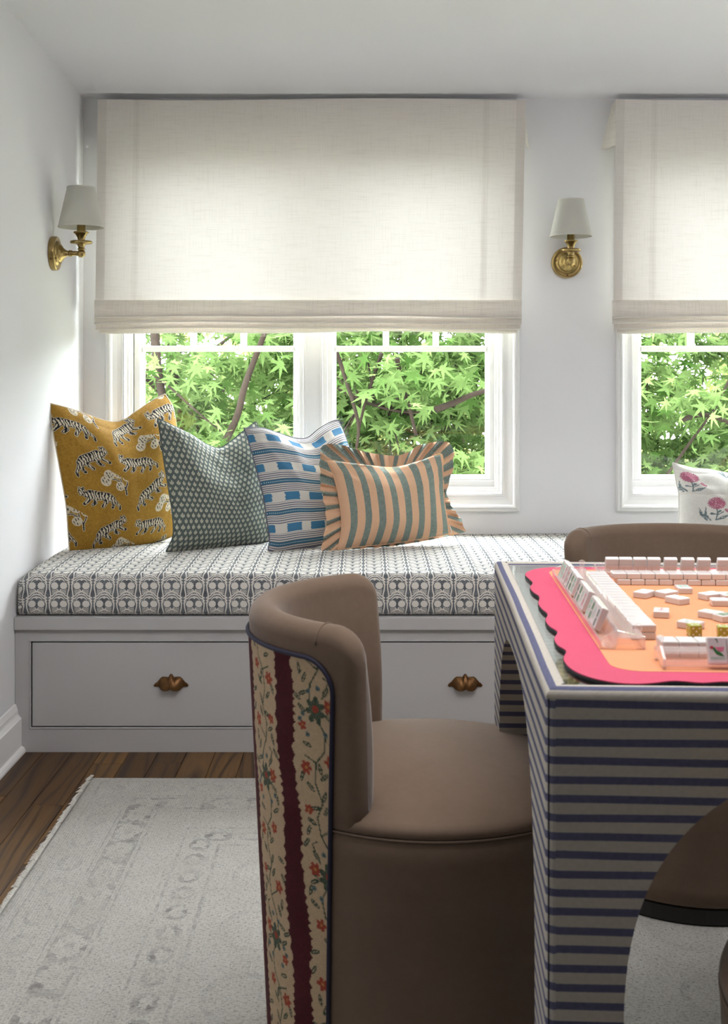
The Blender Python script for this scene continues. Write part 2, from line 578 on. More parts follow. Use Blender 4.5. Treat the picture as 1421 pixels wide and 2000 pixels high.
# rug
def f_rug():
    x, y, z = sep(coords('UV'))
    wa = noise(comb(x, y, 2.0), 22.0, 3, 0.6) - 0.5
    wb = noise(comb(x, y, 8.0), 22.0, 3, 0.6) - 0.5
    dx = x + wa * 0.010
    dy = y * 0.83 + wb * 0.010
    d = nmin(dx, dy)
    al = (dx < dy) * y + ((dx < dy) * -1.0 + 1.0) * x      # running coordinate along the border
    blot = noise(comb(x, y, 0.0), 9.0, 4, 0.65)
    blot2 = noise(comb(x, y, 5.0), 34.0, 3, 0.7)
    def line(c, w): return nabs(d - c) < w
    b1 = (d > 0.145) * (d < 0.215)
    mot1 = b1 * ((nlen((nfr(al / 0.115) - 0.5) * 2.0, (d - 0.18) / 0.034) + (blot2 - 0.5) * 1.3) > 0.84)
    mot1b = b1 * (nlen((nfr(al / 0.115) - 0.5) * 2.0, (d - 0.18) / 0.034) < 0.30)
    b2 = (d > 0.325) * (d < 0.395)
    rr = nlen((nfr(al / 0.088) - 0.5) * 1.9, (d - 0.36) / 0.032) + (blot2 - 0.5) * 1.1
    mot2 = b2 * (rr > 0.42) * (rr < 0.80)
    b0 = (d > 0.045) * (d < 0.125)
    mot0 = b0 * (nabs(nlen((nfr(al / 0.13) - 0.5) * 2.0, (d - 0.085) / 0.036) - 0.6) < 0.16)
    b3 = d > 0.43
    fx = nabs(nfr(x / 0.21) - 0.5); fy = nabs(nfr(y / 0.26) - 0.5)
    mot3 = b3 * (nabs(nlen(fx * 2.0, fy * 2.0) - 0.62) < 0.07)
    ln = nmax(nmax(line(0.040, 0.003), line(0.135, 0.0025)), nmax(nmax(line(0.225, 0.003), line(0.318, 0.003)), line(0.405, 0.004)))
    ink = nmax(nmax(mot1, mot2), nmax(nmax(mot0 * 0.4, mot1b * 0.5), nmax(ln * 0.6, mot3 * 0.35)))
    ink = ink * sstep(blot, 0.34, 0.60) * sstep(blot2, 0.36, 0.62)
    wx = nsin(x * 1050.0); wy = nsin(y * 1250.0)
    weave = sstep(noise(comb(x * 130.0, y * 300.0, 0.0), 1.0, 2, 0.7), 0.50, 0.76)
    weave2 = sstep(noise(comb(x * 380.0, y * 110.0, 7.0), 1.0, 2, 0.7), 0.54, 0.78)
    base = mix(blot, (0.37, 0.355, 0.32), (0.51, 0.505, 0.47))
    c = mix(ink * 0.95, base, (0.19, 0.19, 0.18))
    c = mix(nclamp(weave * 0.9 + weave2 * 0.7), c, (0.13, 0.125, 0.115))
    return dict(color=c, bump=wx * 0.5 + wy * 0.5 + weave * -1.5)
M_rug = mat('faded_wool_rug', None, 0.95, fn=f_rug, bstr=0.35, bdist=0.0015, spec=0.1)
M_fringe = mat('rug_binding', None, 0.95, fn=lambda: dict(color=mix(noise(coords(), 200), (0.50, 0.49, 0.44), (0.66, 0.65, 0.60))))

# glass
def thin_glass(name, tint=(1, 1, 1), refl=0.9, rough=0.0, ior=1.45, milk=0.0):
    m = bpy.data.materials.new(name); m.use_nodes = True
    t = m.node_tree
    t.nodes.remove(t.nodes['Principled BSDF'])
    out = t.nodes['Material Output']
    N.t = t
    lw = t.nodes.new('ShaderNodeLayerWeight'); lw.inputs[0].default_value = 0.5
    fac = N(lw.outputs['Facing'])
    fr = nclamp(fac * fac * fac * 0.85 + (ior - 1) * 0.12).v.node
    tr = t.nodes.new('ShaderNodeBsdfTransparent'); tr.inputs[0].default_value = (*tint, 1)
    gl = t.nodes.new('ShaderNodeBsdfGlossy'); gl.inputs['Roughness'].default_value = rough
    gl.inputs[0].default_value = (refl, refl, refl, 1)
    mx = t.nodes.new('ShaderNodeMixShader')
    t.links.new(fr.outputs[0], mx.inputs[0]); t.links.new(tr.outputs[0], mx.inputs[1]); t.links.new(gl.outputs[0], mx.inputs[2])
    last = mx
    if milk:
        df = t.nodes.new('ShaderNodeBsdfDiffuse'); df.inputs[0].default_value = (0.9, 0.87, 0.87, 1)
        tl2 = t.nodes.new('ShaderNodeBsdfTranslucent'); tl2.inputs[0].default_value = (0.95, 0.92, 0.92, 1)
        ad = t.nodes.new('ShaderNodeMixShader'); t.links.new(df.outputs[0], ad.inputs[1]); t.links.new(tl2.outputs[0], ad.inputs[2])
        m2 = t.nodes.new('ShaderNodeMixShader'); m2.inputs[0].default_value = milk
        t.links.new(mx.outputs[0], m2.inputs[1]); t.links.new(ad.outputs[0], m2.inputs[2])
        last = m2
    t.links.new(last.outputs[0], out.inputs[0])
    MATS[name] = m
    return m
M_pane = thin_glass('window_glass', (0.97, 0.985, 0.975))
M_tglass = thin_glass('table_glass', (0.93, 0.97, 0.95), 1.0, 0.02, 1.9)
M_acryl = thin_glass('clear_acrylic', (0.985, 0.975, 0.98), 1.0, 0.06, 1.45, 0.10)

def f_mat_pink():
    v = coords('Object')
    return dict(color=mix(noise(v, 900, 2), (0.50, 0.055, 0.115), (0.60, 0.085, 0.16)))
M_pink = mat('pink_neoprene', None, 0.75, fn=f_mat_pink, spec=0.3)
M_peach = mat('peach_neoprene', None, 0.75, fn=lambda: dict(color=mix(noise(coords(), 900, 2), (0.66, 0.26, 0.12), (0.75, 0.33, 0.165))), spec=0.3)
M_rubber = mat('black_rubber', None, 0.8, fn=lambda: dict(color=mix(noise(coords(), 90), (0.01, 0.01, 0.012), (0.02, 0.02, 0.022))))
M_tile = mat('white_resin', None, 0.22, fn=lambda: dict(color=mix(noise(coords(), 60), (0.62, 0.595, 0.575), (0.68, 0.655, 0.635))), coat=0.3)
def flat(name, c):
    return mat(name, None, 0.5, fn=lambda: dict(color=mix(noise(coords(), 500), tuple(x * 0.8 for x in c), c)))
M_ig = flat('green_enamel', (0.035, 0.20, 0.05)); M_ir = flat('red_enamel', (0.55, 0.03, 0.05))
M_ib = flat('blue_enamel', (0.05, 0.16, 0.35)); M_ip = flat('pink_enamel', (0.75, 0.22, 0.33))
M_it = flat('mint_enamel', (0.18, 0.52, 0.34)); M_idk = flat('dark_green_enamel', (0.02, 0.07, 0.045))
M_die = mat('olive_dice_resin', None, 0.25, fn=lambda: dict(color=mix(noise(coords(), 200), (0.27, 0.29, 0.012), (0.38, 0.40, 0.03))), coat=0.4)
M_pip = flat('white_pip', (0.8, 0.8, 0.6))
def f_agate():
    x, y, z = sep(coords('Object'))
    n = noise(coords('Object'), 60.0, 3)
    r = nlen(x, y)
    rg = nsin((r + n * 0.004) * 1500.0) * 0.5 + 0.5
    return dict(color=mix(rg, (0.11, 0.12, 0.085), (0.36, 0.37, 0.27)))
M_agate = mat('ringed_cup_well', None, 0.25, fn=f_agate)

# ------------------------------------------------------------------ room shell
ZC0, ZC1, ZC2 = 2.092, 2.124, 2.137
YC1, YC2 = 3.851, 3.388
XR, YF = 2.7, -1.7
def struct(o, **k):
    o['kind'] = 'structure'
    for a, b in k.items(): o[a] = b
    return o

# window geometry, all along the back wall (pixel columns measured on the wall plane)
def wx(px, Y=D): return (px - CX) * Y / F
def wz(py, Y=D): return H - (py - HZ) * Y / F
Z_HEAD = wz(300)
Z_SILL = wz(966)
OPEN = [(wx(240), wx(981)), (wx(240 + 994), wx(981 + 994))]
TH = 0.16
parts = []
xs = [XL - 0.15, OPEN[0][0], OPEN[0][1], OPEN[1][0], OPEN[1][1], XR + 0.15]
parts.append(box(xs[0], xs[1], D, D + TH, -0.15, 2.35))
parts.append(box(xs[2], xs[3], D, D + TH, -0.15, 2.35))
parts.append(box(xs[4], xs[5], D, D + TH, -0.15, 2.35))
for a, b in OPEN:
    parts.append(box(a, b, D, D + TH, -0.15, Z_SILL))
    parts.append(box(a, b, D, D + TH, Z_HEAD, 2.35))
struct(mesh('wall_back', *join(*parts), M_wall))
struct(mesh('wall_left', *box(XL - 0.15, XL, YF - 0.15, D, -0.15, 2.35), M_wall))
struct(mesh('wall_right', *box(XR, XR + 0.15, YF - 0.15, D, -0.15, 2.35), M_wall))
struct(mesh('wall_front', *box(XL, XR, YF - 0.15, YF, -0.15, 2.35), M_dark_wall))
# ceiling: gently bent near the window wall
ys = [D + 0.02, YC1 + 0.14, YC1 + 0.09, YC1 + 0.04, YC1 - 0.02, YC1 - 0.08, YC2, 2.4, YF]
def zc(y):
    if y > YC1: return ZC0 + (D - y) / (D - YC1) * (ZC1 - ZC0)
    if y > YC2: return ZC1 + (YC1 - y) / (YC1 - YC2) * (ZC2 - ZC1)
    return ZC2
V, Fs = [], []
for y in ys:
    z = zc(min(y, D)) - (0.0022 if abs(y - YC1) < 0.06 else 0)
    V += [(XL - 0.1, y, z), (XR + 0.1, y, z), (XL - 0.1, y, 2.4), (XR + 0.1, y, 2.4)]
for i in range(len(ys) - 1):
    a, b = i * 4, i * 4 + 4
    Fs += [[a, a + 1, b + 1, b], [a + 2, b + 2, b + 3, a + 3]]
ce = struct(mesh('ceiling', V, Fs, M_ceil, smooth=True))

# floor with real planks
fl = struct(mesh('floor', *box(XL - 0.15, XR + 0.15, YF - 0.15, D, -0.12, -0.021), M_gap))
PWID = 0.083
pm = {}
def plank_mesh(L):
    if L not in pm:
        v, f = box(-PWID / 2 + 0.0006, PWID / 2 - 0.0006, 0.0006, L - 0.0006, -0.021, 0.0, 0.0012, 1)
        me = bpy.data.meshes.new('plank')
        me.from_pydata(v.tolist(), [], f)
        me.materials.append(M_oak)
        pm[L] = me
    return pm[L]
x = XL + PWID / 2
while x < 2.2:
    y = -0.35 - R.random() * 0.7
    while y < YB:
        L = R.choice([0.7, 0.9, 1.15, 1.4])
        L2 = L
        if y + L > YB + 0.25:
            L2 = round(YB + 0.05 - y, 3)
            if L2 < 0.05: break
        o = bpy.data.objects.new('plank', plank_mesh(L2))
        o.location = (x, y, 0)
        o.parent = fl
        COL.objects.link(o)
        y += L2
    x += PWID

# baseboard on the left wall
prof = [(0, 0), (0.031, 0), (0.031, 0.006), (0.027, 0.014), (0.0195, 0.0185), (0.0195, 0.098), (0.016, 0.101), (0.010, 0.110),
        (0.0085, 0.1155), (0.0085, 0.122), (0.006, 0.130), (0.0035, 0.1375), (0, 0.140)]
V, Fs = [], []
for y in (YF, YB + 0.005):
    V += [(XL + a, y, b) for a, b in prof]
n = len(prof)
for k in range(n - 1): Fs.append([k, k + 1, n + k + 1, n + k])
struct(mesh('baseboard_left', V, Fs, M_trim))

# ------------------------------------------------------------------ windows
def frame_sweep(x0, x1, z0, z1, prof):
    """mitred picture frame: prof = list of (outward distance, y); rectangle is the inner edge"""
    V = []
    for d, y in prof:
        V += [(x0 - d, y, z0 - d), (x1 + d, y, z0 - d), (x1 + d, y, z1 + d), (x0 - d, y, z1 + d)]
    Fs = []
    for k in range(len(prof) - 1):
        for c in range(4):
            a, b = k * 4 + c, k * 4 + (c + 1) % 4
            Fs.append([a, b, b + 4, a + 4])
    return np.array(V), Fs

def window(idx, off, goff):
    w = thing('window_%d' % idx, (wx(610 + off), D, Z_SILL), kind='structure')
    u = D / F
    x0, x1 = wx(240 + off), wx(981 + off)
    # casing with sloped face and proud back band
    mesh('casing', *frame_sweep(x0, x1, Z_SILL, Z_HEAD, [(-0.001, D + 0.012), (-0.001, D - 0.004), (0.004, D - 0.006), (0.006, D - 0.005), (0.018, D - 0.010), (0.034, D - 0.020),
         (0.0385, D - 0.030), (0.044, D - 0.033), (0.047, D - 0.030), (0.050, D - 0.026), (0.056, D - 0.024), (0.0595, D - 0.018), (0.0605, D + 0.002)]), M_trim, w)
    # jamb liner
    Yg = D + 0.107      # glass plane
    Ym = D + 0.055
    mesh('jamb', *frame_sweep(x0, x1, Z_SILL, Z_HEAD, [(-0.001, D - 0.002), (-0.001, D + 0.020), (-0.005, D + 0.022), (-0.005, D + 0.045), (-0.0125, D + 0.047), (-0.0125, D + 0.070), (-0.021, D + 0.072),
         (-0.021, D + 0.085), (-0.021, D + TH), (0.002, D + TH)]), M_trim, w)
    # centre mullion
    mx0, mx1 = wx(583 + goff, Ym), wx(639 + goff, Ym)
    mesh('mullion', *join(box(mx0 + 0.026, mx1 - 0.026, Ym, D + TH - 0.01, Z_SILL, Z_HEAD),
                          box(mx0 + 0.016, mx0 + 0.026, Ym - 0.006, D + TH - 0.01, Z_SILL, Z_HEAD, 0.002),
                          box(mx1 - 0.026, mx1 - 0.016, Ym - 0.006, D + TH - 0.01, Z_SILL, Z_HEAD, 0.002),
                          box(mx0, mx0 + 0.016, Ym + 0.014, D + TH - 0.01, Z_SILL, Z_HEAD, 0.002),
                          box(mx1 - 0.016, mx1, Ym + 0.014, D + TH - 0.01, Z_SILL, Z_HEAD, 0.002)), M_trim, w)
    for a, b in ((281, 573), (656, 948)):
        gx0, gx1 = wx(a + goff, Yg), wx(b + goff, Yg)
        gz0, gz1 = wz(928, Yg), wz(322, Yg)
        s = mesh('sash', *frame_sweep(gx0, gx1, gz0, gz1, [(0.0, Yg + 0.03), (0.0, Yg - 0.002), (0.004, Yg - 0.010), (0.010, Yg - 0.014), (0.013, Yg - 0.018), (0.032, Yg - 0.018), (0.034, Yg - 0.012), (0.034, Yg + 0.03), (0.0, Yg + 0.03)]), M_trim, w)
        # bottom rail stands taller
        mesh('bottom_rail', *box(gx0 - 0.034, gx1 + 0.034, Yg - 0.022, Yg + 0.03, gz0 - 0.064, gz0 - 0.018, 0.003), M_trim, w)
        zb0, zb1 = wz(687, Yg), wz(676, Yg)
        mesh('muntin', *box(gx0 - 0.002, gx1 + 0.002, Yg - 0.016, Yg + 0.016, zb0, zb1, 0.003), M_trim, s)
        third = (gx1 - gx0) / 3
        for k in (1, 2):
            mesh('muntin', *box(gx0 + third * k - 0.011, gx0 + third * k + 0.011, Yg - 0.014, Yg + 0.014, zb1 - 0.001, gz1 + 0.002, 0.003), M_trim, s)
        def pane(xa, xb, za, zb):
            mesh('pane', [(xa, Yg, za), (xb, Yg, za), (xb, Yg, zb), (xa, Yg, zb)], [[0, 1, 2, 3]], M_pane, s)
        pane(gx0, gx1, gz0, zb0)
        for k in range(3):
            pane(gx0 + third * k + (0.011 if k else 0), gx0 + third * (k + 1) - (0.011 if k < 2 else 0), zb1, gz1)
    return w
window(1, 0, 0)
window(2, 994, 970)

# ------------------------------------------------------------------ roman blinds
def blind(off, label, left_flare):
    YBl = 4.272
    def bx(px, Y=YBl): return (px + off - CX) * Y / F
    def bz(py, Y=YBl): return H - (py - HZ) * Y / F
    t = thing('roman_blind', (bx(610), YBl, bz(194)), label=label, cat='blind', group='linen roman blinds over the windows')
    # main panel: slightly wider at the foot of its fall, soft ripple
    nx, nz = 90, 60
    V, uv = [], []
    for i in range(nx):
        s = i / (nx - 1)
        for k in range(nz):
            q = k / (nz - 1)
            xx = bx(191 - 5 * q) * (1 - s) + bx(1026 - 8 * q) * s
            zz = bz(194 + 2 * math.sin(s * 7)) * (1 - q) + bz(590) * q
            wob = 0.003 * math.sin(s * 9 + q * 3) * q + 0.004 * (vnoise(np.array(s * 5), np.array(q * 3), 3) - 0.5)
            V.append((xx, YBl + float(wob), zz)); uv.append((s, q))
    mesh('fabric_panel', V, gridfaces(nx, nz), M_linen, t, True, uv)
    # stacked folds
    rows = [(586, 618, -0.034, 184, 1018), (606, 630, -0.023, 184, 1018), (618, 641, -0.012, 187, 1016), (629, 648.5, -0.001, 194, 1010)]
    for a, b, dy, xa, xb in rows:
        nx = 80
        V = []
        ring = [(0.004 - dy * 0.7, 0.0), (0.001, 0.12), (-0.001, 0.5), (-0.0025, 0.85), (-0.003, 0.95), (0.0, 1.0), (0.003, 0.95), (0.0035, 0.5), (0.006 - dy * 0.7, 0.1)]
        for i in range(nx):
            s = i / (nx - 1)
            sag = 1.8 * math.sin(s * 6.0 + a) + 1.2 * math.sin(s * 13 + 2) + (-3.0 * math.exp(-((s - 0.27) / 0.03) ** 2) if a == 608 else 0)
            for dyy, q in ring:
                yy = YBl + dy + dyy
                V.append((bx(xa, yy) * (1 - s) + bx(xb, yy) * s, yy, bz(a + (b - a) * q + sag * q, yy)))
        m = len(ring)
        Fs = gridfaces(nx, m)
        fo_ = mesh('fold', V, Fs, M_linen2, t, True)
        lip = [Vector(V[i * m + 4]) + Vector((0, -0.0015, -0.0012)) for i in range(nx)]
        mesh('fold_painted_backlight', *tube(lip, 0.0036, 8), M_backlight, fo_, True)  # added pale tube imitating window light along the fold's lower edge
    # head board and returns
    mesh('head_board', *box(bx(196), bx(1022), YBl + 0.012, D - 0.003, bz(205), bz(195) - 0.004), M_trim, t)
    for side, pa, pb in ((-1, 191, 190), (1, 1026, 1038)):
        if side == -1 and left_flare: pb = 191 - 22
        elif side == -1: pb = 187
        V = []
        for q in np.linspace(0, 1, 10):
            for s in np.linspace(0, 1, 8):
                px = pa + (pb - pa) * q * (s ** 0.8 if s > 0 else 0)
                Yq = YBl + 0.004 + s * 0.062
                V.append((bx(px, YBl) , Yq, bz(195 + 88 * q + 3 * math.sin(s * 3.1) * q)))
        mesh('side_return', V, gridfaces(10, 8), M_linen2, t, True)
    return t
blind(0, 'cream linen roman blind half lowered beside the left wall', False)
blind(1011, 'cream linen roman blind cut off by the right edge of the photo', True)

# ------------------------------------------------------------------ sconces
def sconce(base, axis, label):
    """base: point on the wall; axis: unit vector out of the wall ('x' or '-y')"""
    t = thing('wall_sconce', base, label=label, cat='wall lamp', group='brass candle sconces with paper shades')
    b = Vector(base)
    out = Vector((1, 0, 0)) if axis == 'x' else Vector((0, -1, 0))
    plate = [(0.0, 0.0), (0.0545, 0.0), (0.0555, 0.003), (0.0555, 0.016), (0.053, 0.0195), (0.046, 0.020), (0.043, 0.0175), (0.040, 0.0185), (0.0385, 0.023),
             (0.0345, 0.0265), (0.031, 0.0255), (0.029, 0.029), (0.026, 0.033), (0.019, 0.037), (0.013, 0.043), (0.0095, 0.050), (0.008, 0.056)]
    mesh('backplate', *lathe(plate, 56, axis, base), M_brass, t, True)
    s1 = b + out * 0.018 + Vector((0, 0, -0.0))
    mesh('screw', *lathe([(0, 0.0015), (0.003, 0.001), (0.0035, 0)], 10, '-y' if axis == 'x' else '-y', tuple(b + out * 0.010 + Vector((0, -0.0555 if axis == 'x' else 0, -0.022)) if axis == 'x' else b + out * 0.02 + Vector((0.0, 0, -0.046)))), M_pull, t, True)
    arm = [(0.008, 0.055), (0.0105, 0.056), (0.0115, 0.058), (0.0105, 0.060), (0.0085, 0.061), (0.0085, 0.0615), (0.0105, 0.062), (0.0105, 0.0645), (0.0078, 0.066), (0.0078, 0.092)]
    mesh('arm', *lathe(arm, 24, axis, base), M_brass, t, True)
    k = b + out * 0.095
    ball = [(0.0135 * math.sin(a), -0.0135 * math.cos(a)) for a in np.linspace(0, PI, 14)]
    mesh('knuckle', *lathe(ball, 24, 'z', tuple(k)), M_brass, t, True)
    cup = [(0.006, 0.010), (0.0115, 0.0125), (0.0125, 0.014), (0.0115, 0.0155), (0.0095, 0.0165), (0.0100, 0.022), (0.0130, 0.0270), (0.0185, 0.0305), (0.0335, 0.0320), (0.0355, 0.0345),
           (0.0355, 0.0375), (0.0335, 0.0400), (0.0320, 0.0385), (0.0160, 0.0385), (0.0115, 0.0400), (0.0120, 0.048), (0.0150, 0.056), (0.0205, 0.0640), (0.0245, 0.0660), (0.0250, 0.0685), (0.0235, 0.0705), (0.0150, 0.0695), (0.0140, 0.0700)]
    mesh('candle_cup', *lathe(cup, 36, 'z', tuple(k)), M_brass, t, True)
    mesh('socket', *lathe([(0.0138, 0.069), (0.0138, 0.100), (0.0, 0.100)], 24, 'z', tuple(k)), M_brass, t, True)
    zb, zt = 0.084, 0.215
    rb, rt = 0.0735, 0.0455
    sh = [(rb - 0.0012, zb), (rb + 0.0006, zb - 0.0004), (rb + 0.001, zb + 0.0045), (rb - 0.0008, zb + 0.006), (rt + 0.0006, zt - 0.006), (rt + 0.0012, zt - 0.0055), (rt + 0.0008, zt), (rt - 0.0008, zt),
          (rt - 0.001, zt - 0.005), (rb - 0.003, zb + 0.004), (rb - 0.0012, zb)]
    s = mesh('lamp_shade', *lathe(sh, 64, 'z', tuple(k)), M_shade, t, True)
    # spider wires inside the shade
    w = []
    for a in (0.3, 0.3 + 2 * PI / 3, 0.3 + 4 * PI / 3):
        w.append(tube([k + Vector((0, 0, 0.12)), k + Vector((0.052 * math.cos(a), 0.052 * math.sin(a), 0.170))], 0.0008, 5))
    w.append(tube([k + Vector((0, 0, 0.1)), k + Vector((0, 0, 0.155))], [0.010, 0.002], 10))
    mesh('bulb_holder', *join(*w), M_brass, t, True)
Ys = 3.905
sconce((XL, Ys, H + (HZ - 495) * Ys / F), 'x', 'brass candle sconce on the left wall above the tiger pillow')
Yr = D
sconce(((1111 - CX) * (D - 0.06) / F, Yr, H + (HZ - 512) * (D - 0.03) / F), '-y', 'brass candle sconce on the wall between the two windows')

# ------------------------------------------------------------------ window bench
ZT = wz(1204, YB)
def bY(py): return H - (py - HZ) * YB / F
def bX(px): return (px - CX) * YB / F
bench = thing('window_bench', (0.6, YB, 0), label='grey painted built-in bench with deep drawers under the windows', cat='bench')
BR = XR - 0.002
mesh('top_board', *box(XL + 0.001, BR, YB - 0.014, D - 0.002, bY(1229), ZT, 0.002), M_bench, bench)
z0, z1 = bY(1424), bY(1250)
draws = [(57, 611), (631, 1185), (1205, 1759)]
frame = [box(XL + 0.001, BR, YB, YB + 0.03, bY(1250), bY(1229)), box(XL + 0.001, BR, YB, YB + 0.03, 0, z0),
         box(XL + 0.001, bX(57), YB, YB + 0.03, z0, z1)]
for i, (a, b) in enumerate(draws):
    nx_ = bX(draws[i + 1][0]) if i < 2 else BR
    frame.append(box(bX(b), nx_, YB, YB + 0.03, z0, z1))
mesh('face_frame', *join(*frame), M_bench, bench)
mesh('carcass', *box(XL + 0.001, BR, YB + 0.03, D - 0.002, 0.01, bY(1229) - 0.001), M_gap, bench)
for a, b in draws:
    xa, xb = bX(a), bX(b)
    mesh('bead', *frame_sweep(xa + 0.0045, xb - 0.0045, z0 + 0.0045, z1 - 0.0045, [(0, YB + 0.012), (0, YB), (0.0012, YB - 0.002), (0.003, YB - 0.002), (0.0042, YB), (0.0045, YB + 0.001)]), M_bench, bench)
    dr = mesh('drawer', *box(xa + 0.0084, xb - 0.0084, YB + 0.002, YB + 0.024, z0 + 0.0080, z1 - 0.0080, 0.0010), M_bench, bench)
    # cup pull: lobed shell with two ears and a knop
    cx = (xa + xb) / 2
    cz = bY(1333)
    n, m = 70, 12
    W = 0.0505
    def pull_top(u): return float(np.interp(abs(u), [0, .07, .13, .19, .28, .5, .62, .8, .92, 1], [.0252, .0235, .0175, .0152, .0165, .0168, .0125, .0015, -.0025, -.0075]))
    def pull_bot(u): return float(np.interp(abs(u), [0, .06, .15, .38, .55, .68, .78, .93, 1], [-.0162, -.0172, -.0195, -.0212, -.0185, -.0130, -.0112, -.0122, -.0085]))
    V = []
    for i in range(n):
        u = -1 + 2 * i / (n - 1)
        t_, b_ = pull_top(u), pull_bot(u)
        bul = 0.020 * max(0, 1 - abs(u / 0.70) ** 3) * (1 - 0.12 * math.exp(-(u / .08) ** 2)) + 0.002
        for k in range(m):
            v = k / (m - 1)
            V.append((cx + u * W, YB + 0.002 - bul * (math.sin(v * PI * 0.5) ** 0.7) - 0.0015, cz + t_ * (1 - v) + b_ * v))
    Fs = gridfaces(n, m)
    base = len(V)
    V += [(x_, YB + 0.0018, z_) for x_, y_, z_ in V[:]]
    bor = [(i, 0) for i in range(n)] + [(n - 1, k) for k in range(1, m)]
    mesh('cup_pull', V, Fs + [[i * m + 0, (i + 1) * m + 0, base + (i + 1) * m, base + i * m] for i in range(n - 1)]
         + [[k, k + 1, base + k + 1, base + k] for k in range(m - 1)] + [[(n - 1) * m + k, (n - 1) * m + k + 1, base + (n - 1) * m + k + 1, base + (n - 1) * m + k] for k in range(m - 1)],
         M_pull, dr, True, label='antique copper cup pull')
    for sx in (-0.93, 0.93):
        mesh('pull_screw', *lathe([(0.0, 0.0022), (0.002, 0.0018), (0.0028, 0.0)], 10, '-y', (cx + sx * W, YB - 0.0015, cz - 0.0075)), M_pull, dr, True)

# seat cushion with rounded front edge; UV in metres round the front
CZ0, CZ1 = ZT + 0.001, 0.522
xa, xb = XL + 0.010, BR - 0.01
prof = [(D - 0.006, CZ0, 0)]
pts = [(D - 0.01, CZ0), (YB + 0.05, CZ0), (YB + 0.012, CZ0 + 0.002), (YB + 0.003, CZ0 + 0.009)]
for k in range(8): pts.append((YB + 0.000 - 0.003 * math.sin(k / 7 * PI), CZ0 + 0.014 + (CZ1 - CZ0 - 0.044) * k / 7))
for k in range(1, 9):
    a = k / 8 * PI / 2
    pts.append((YB + 0.030 - 0.030 * math.cos(a), CZ1 - 0.030 + 0.024 * math.sin(a)))
for k in range(1, 25):
    s = k / 24
    pts.append((YB + 0.030 + (D - 0.012 - YB - 0.030) * s, CZ1 - 0.006 + 0.010 * math.sin(min(1, s * 2.2) * PI / 2) * (1 - 0.3 * s)))
pts.append((D - 0.006, CZ1 - 0.02))
nx = 160
V, uv = [], []
for i in range(nx):
    s = i / (nx - 1)
    xx = xa + (xb - xa) * s
    e = min(1, min(xx - xa, xb - xx) / 0.03)
    L = 0
    for k, (yy, zz) in enumerate(pts):
        if k: L += math.dist(pts[k], pts[k - 1])
        zz2 = zz - (1 - e) ** 2 * 0.016 * (1 if zz > CZ0 + 0.03 else 0)
        zz2 += 0.0015 * math.sin(xx * 11) * (zz > CZ1 - 0.02)
        V.append((xx, yy, zz2)); uv.append((xx, L - 0.842))
fc = gridfaces(nx, len(pts))
fc += [list(range(len(pts))), [(nx - 1) * len(pts) + k for k in range(len(pts))][::-1]]
cu = mesh('seat_cushion', V, fc, M_cushion, None, True, uv)
tag(cu, 'long white bench cushion block printed with grey flowers', 'cushion')

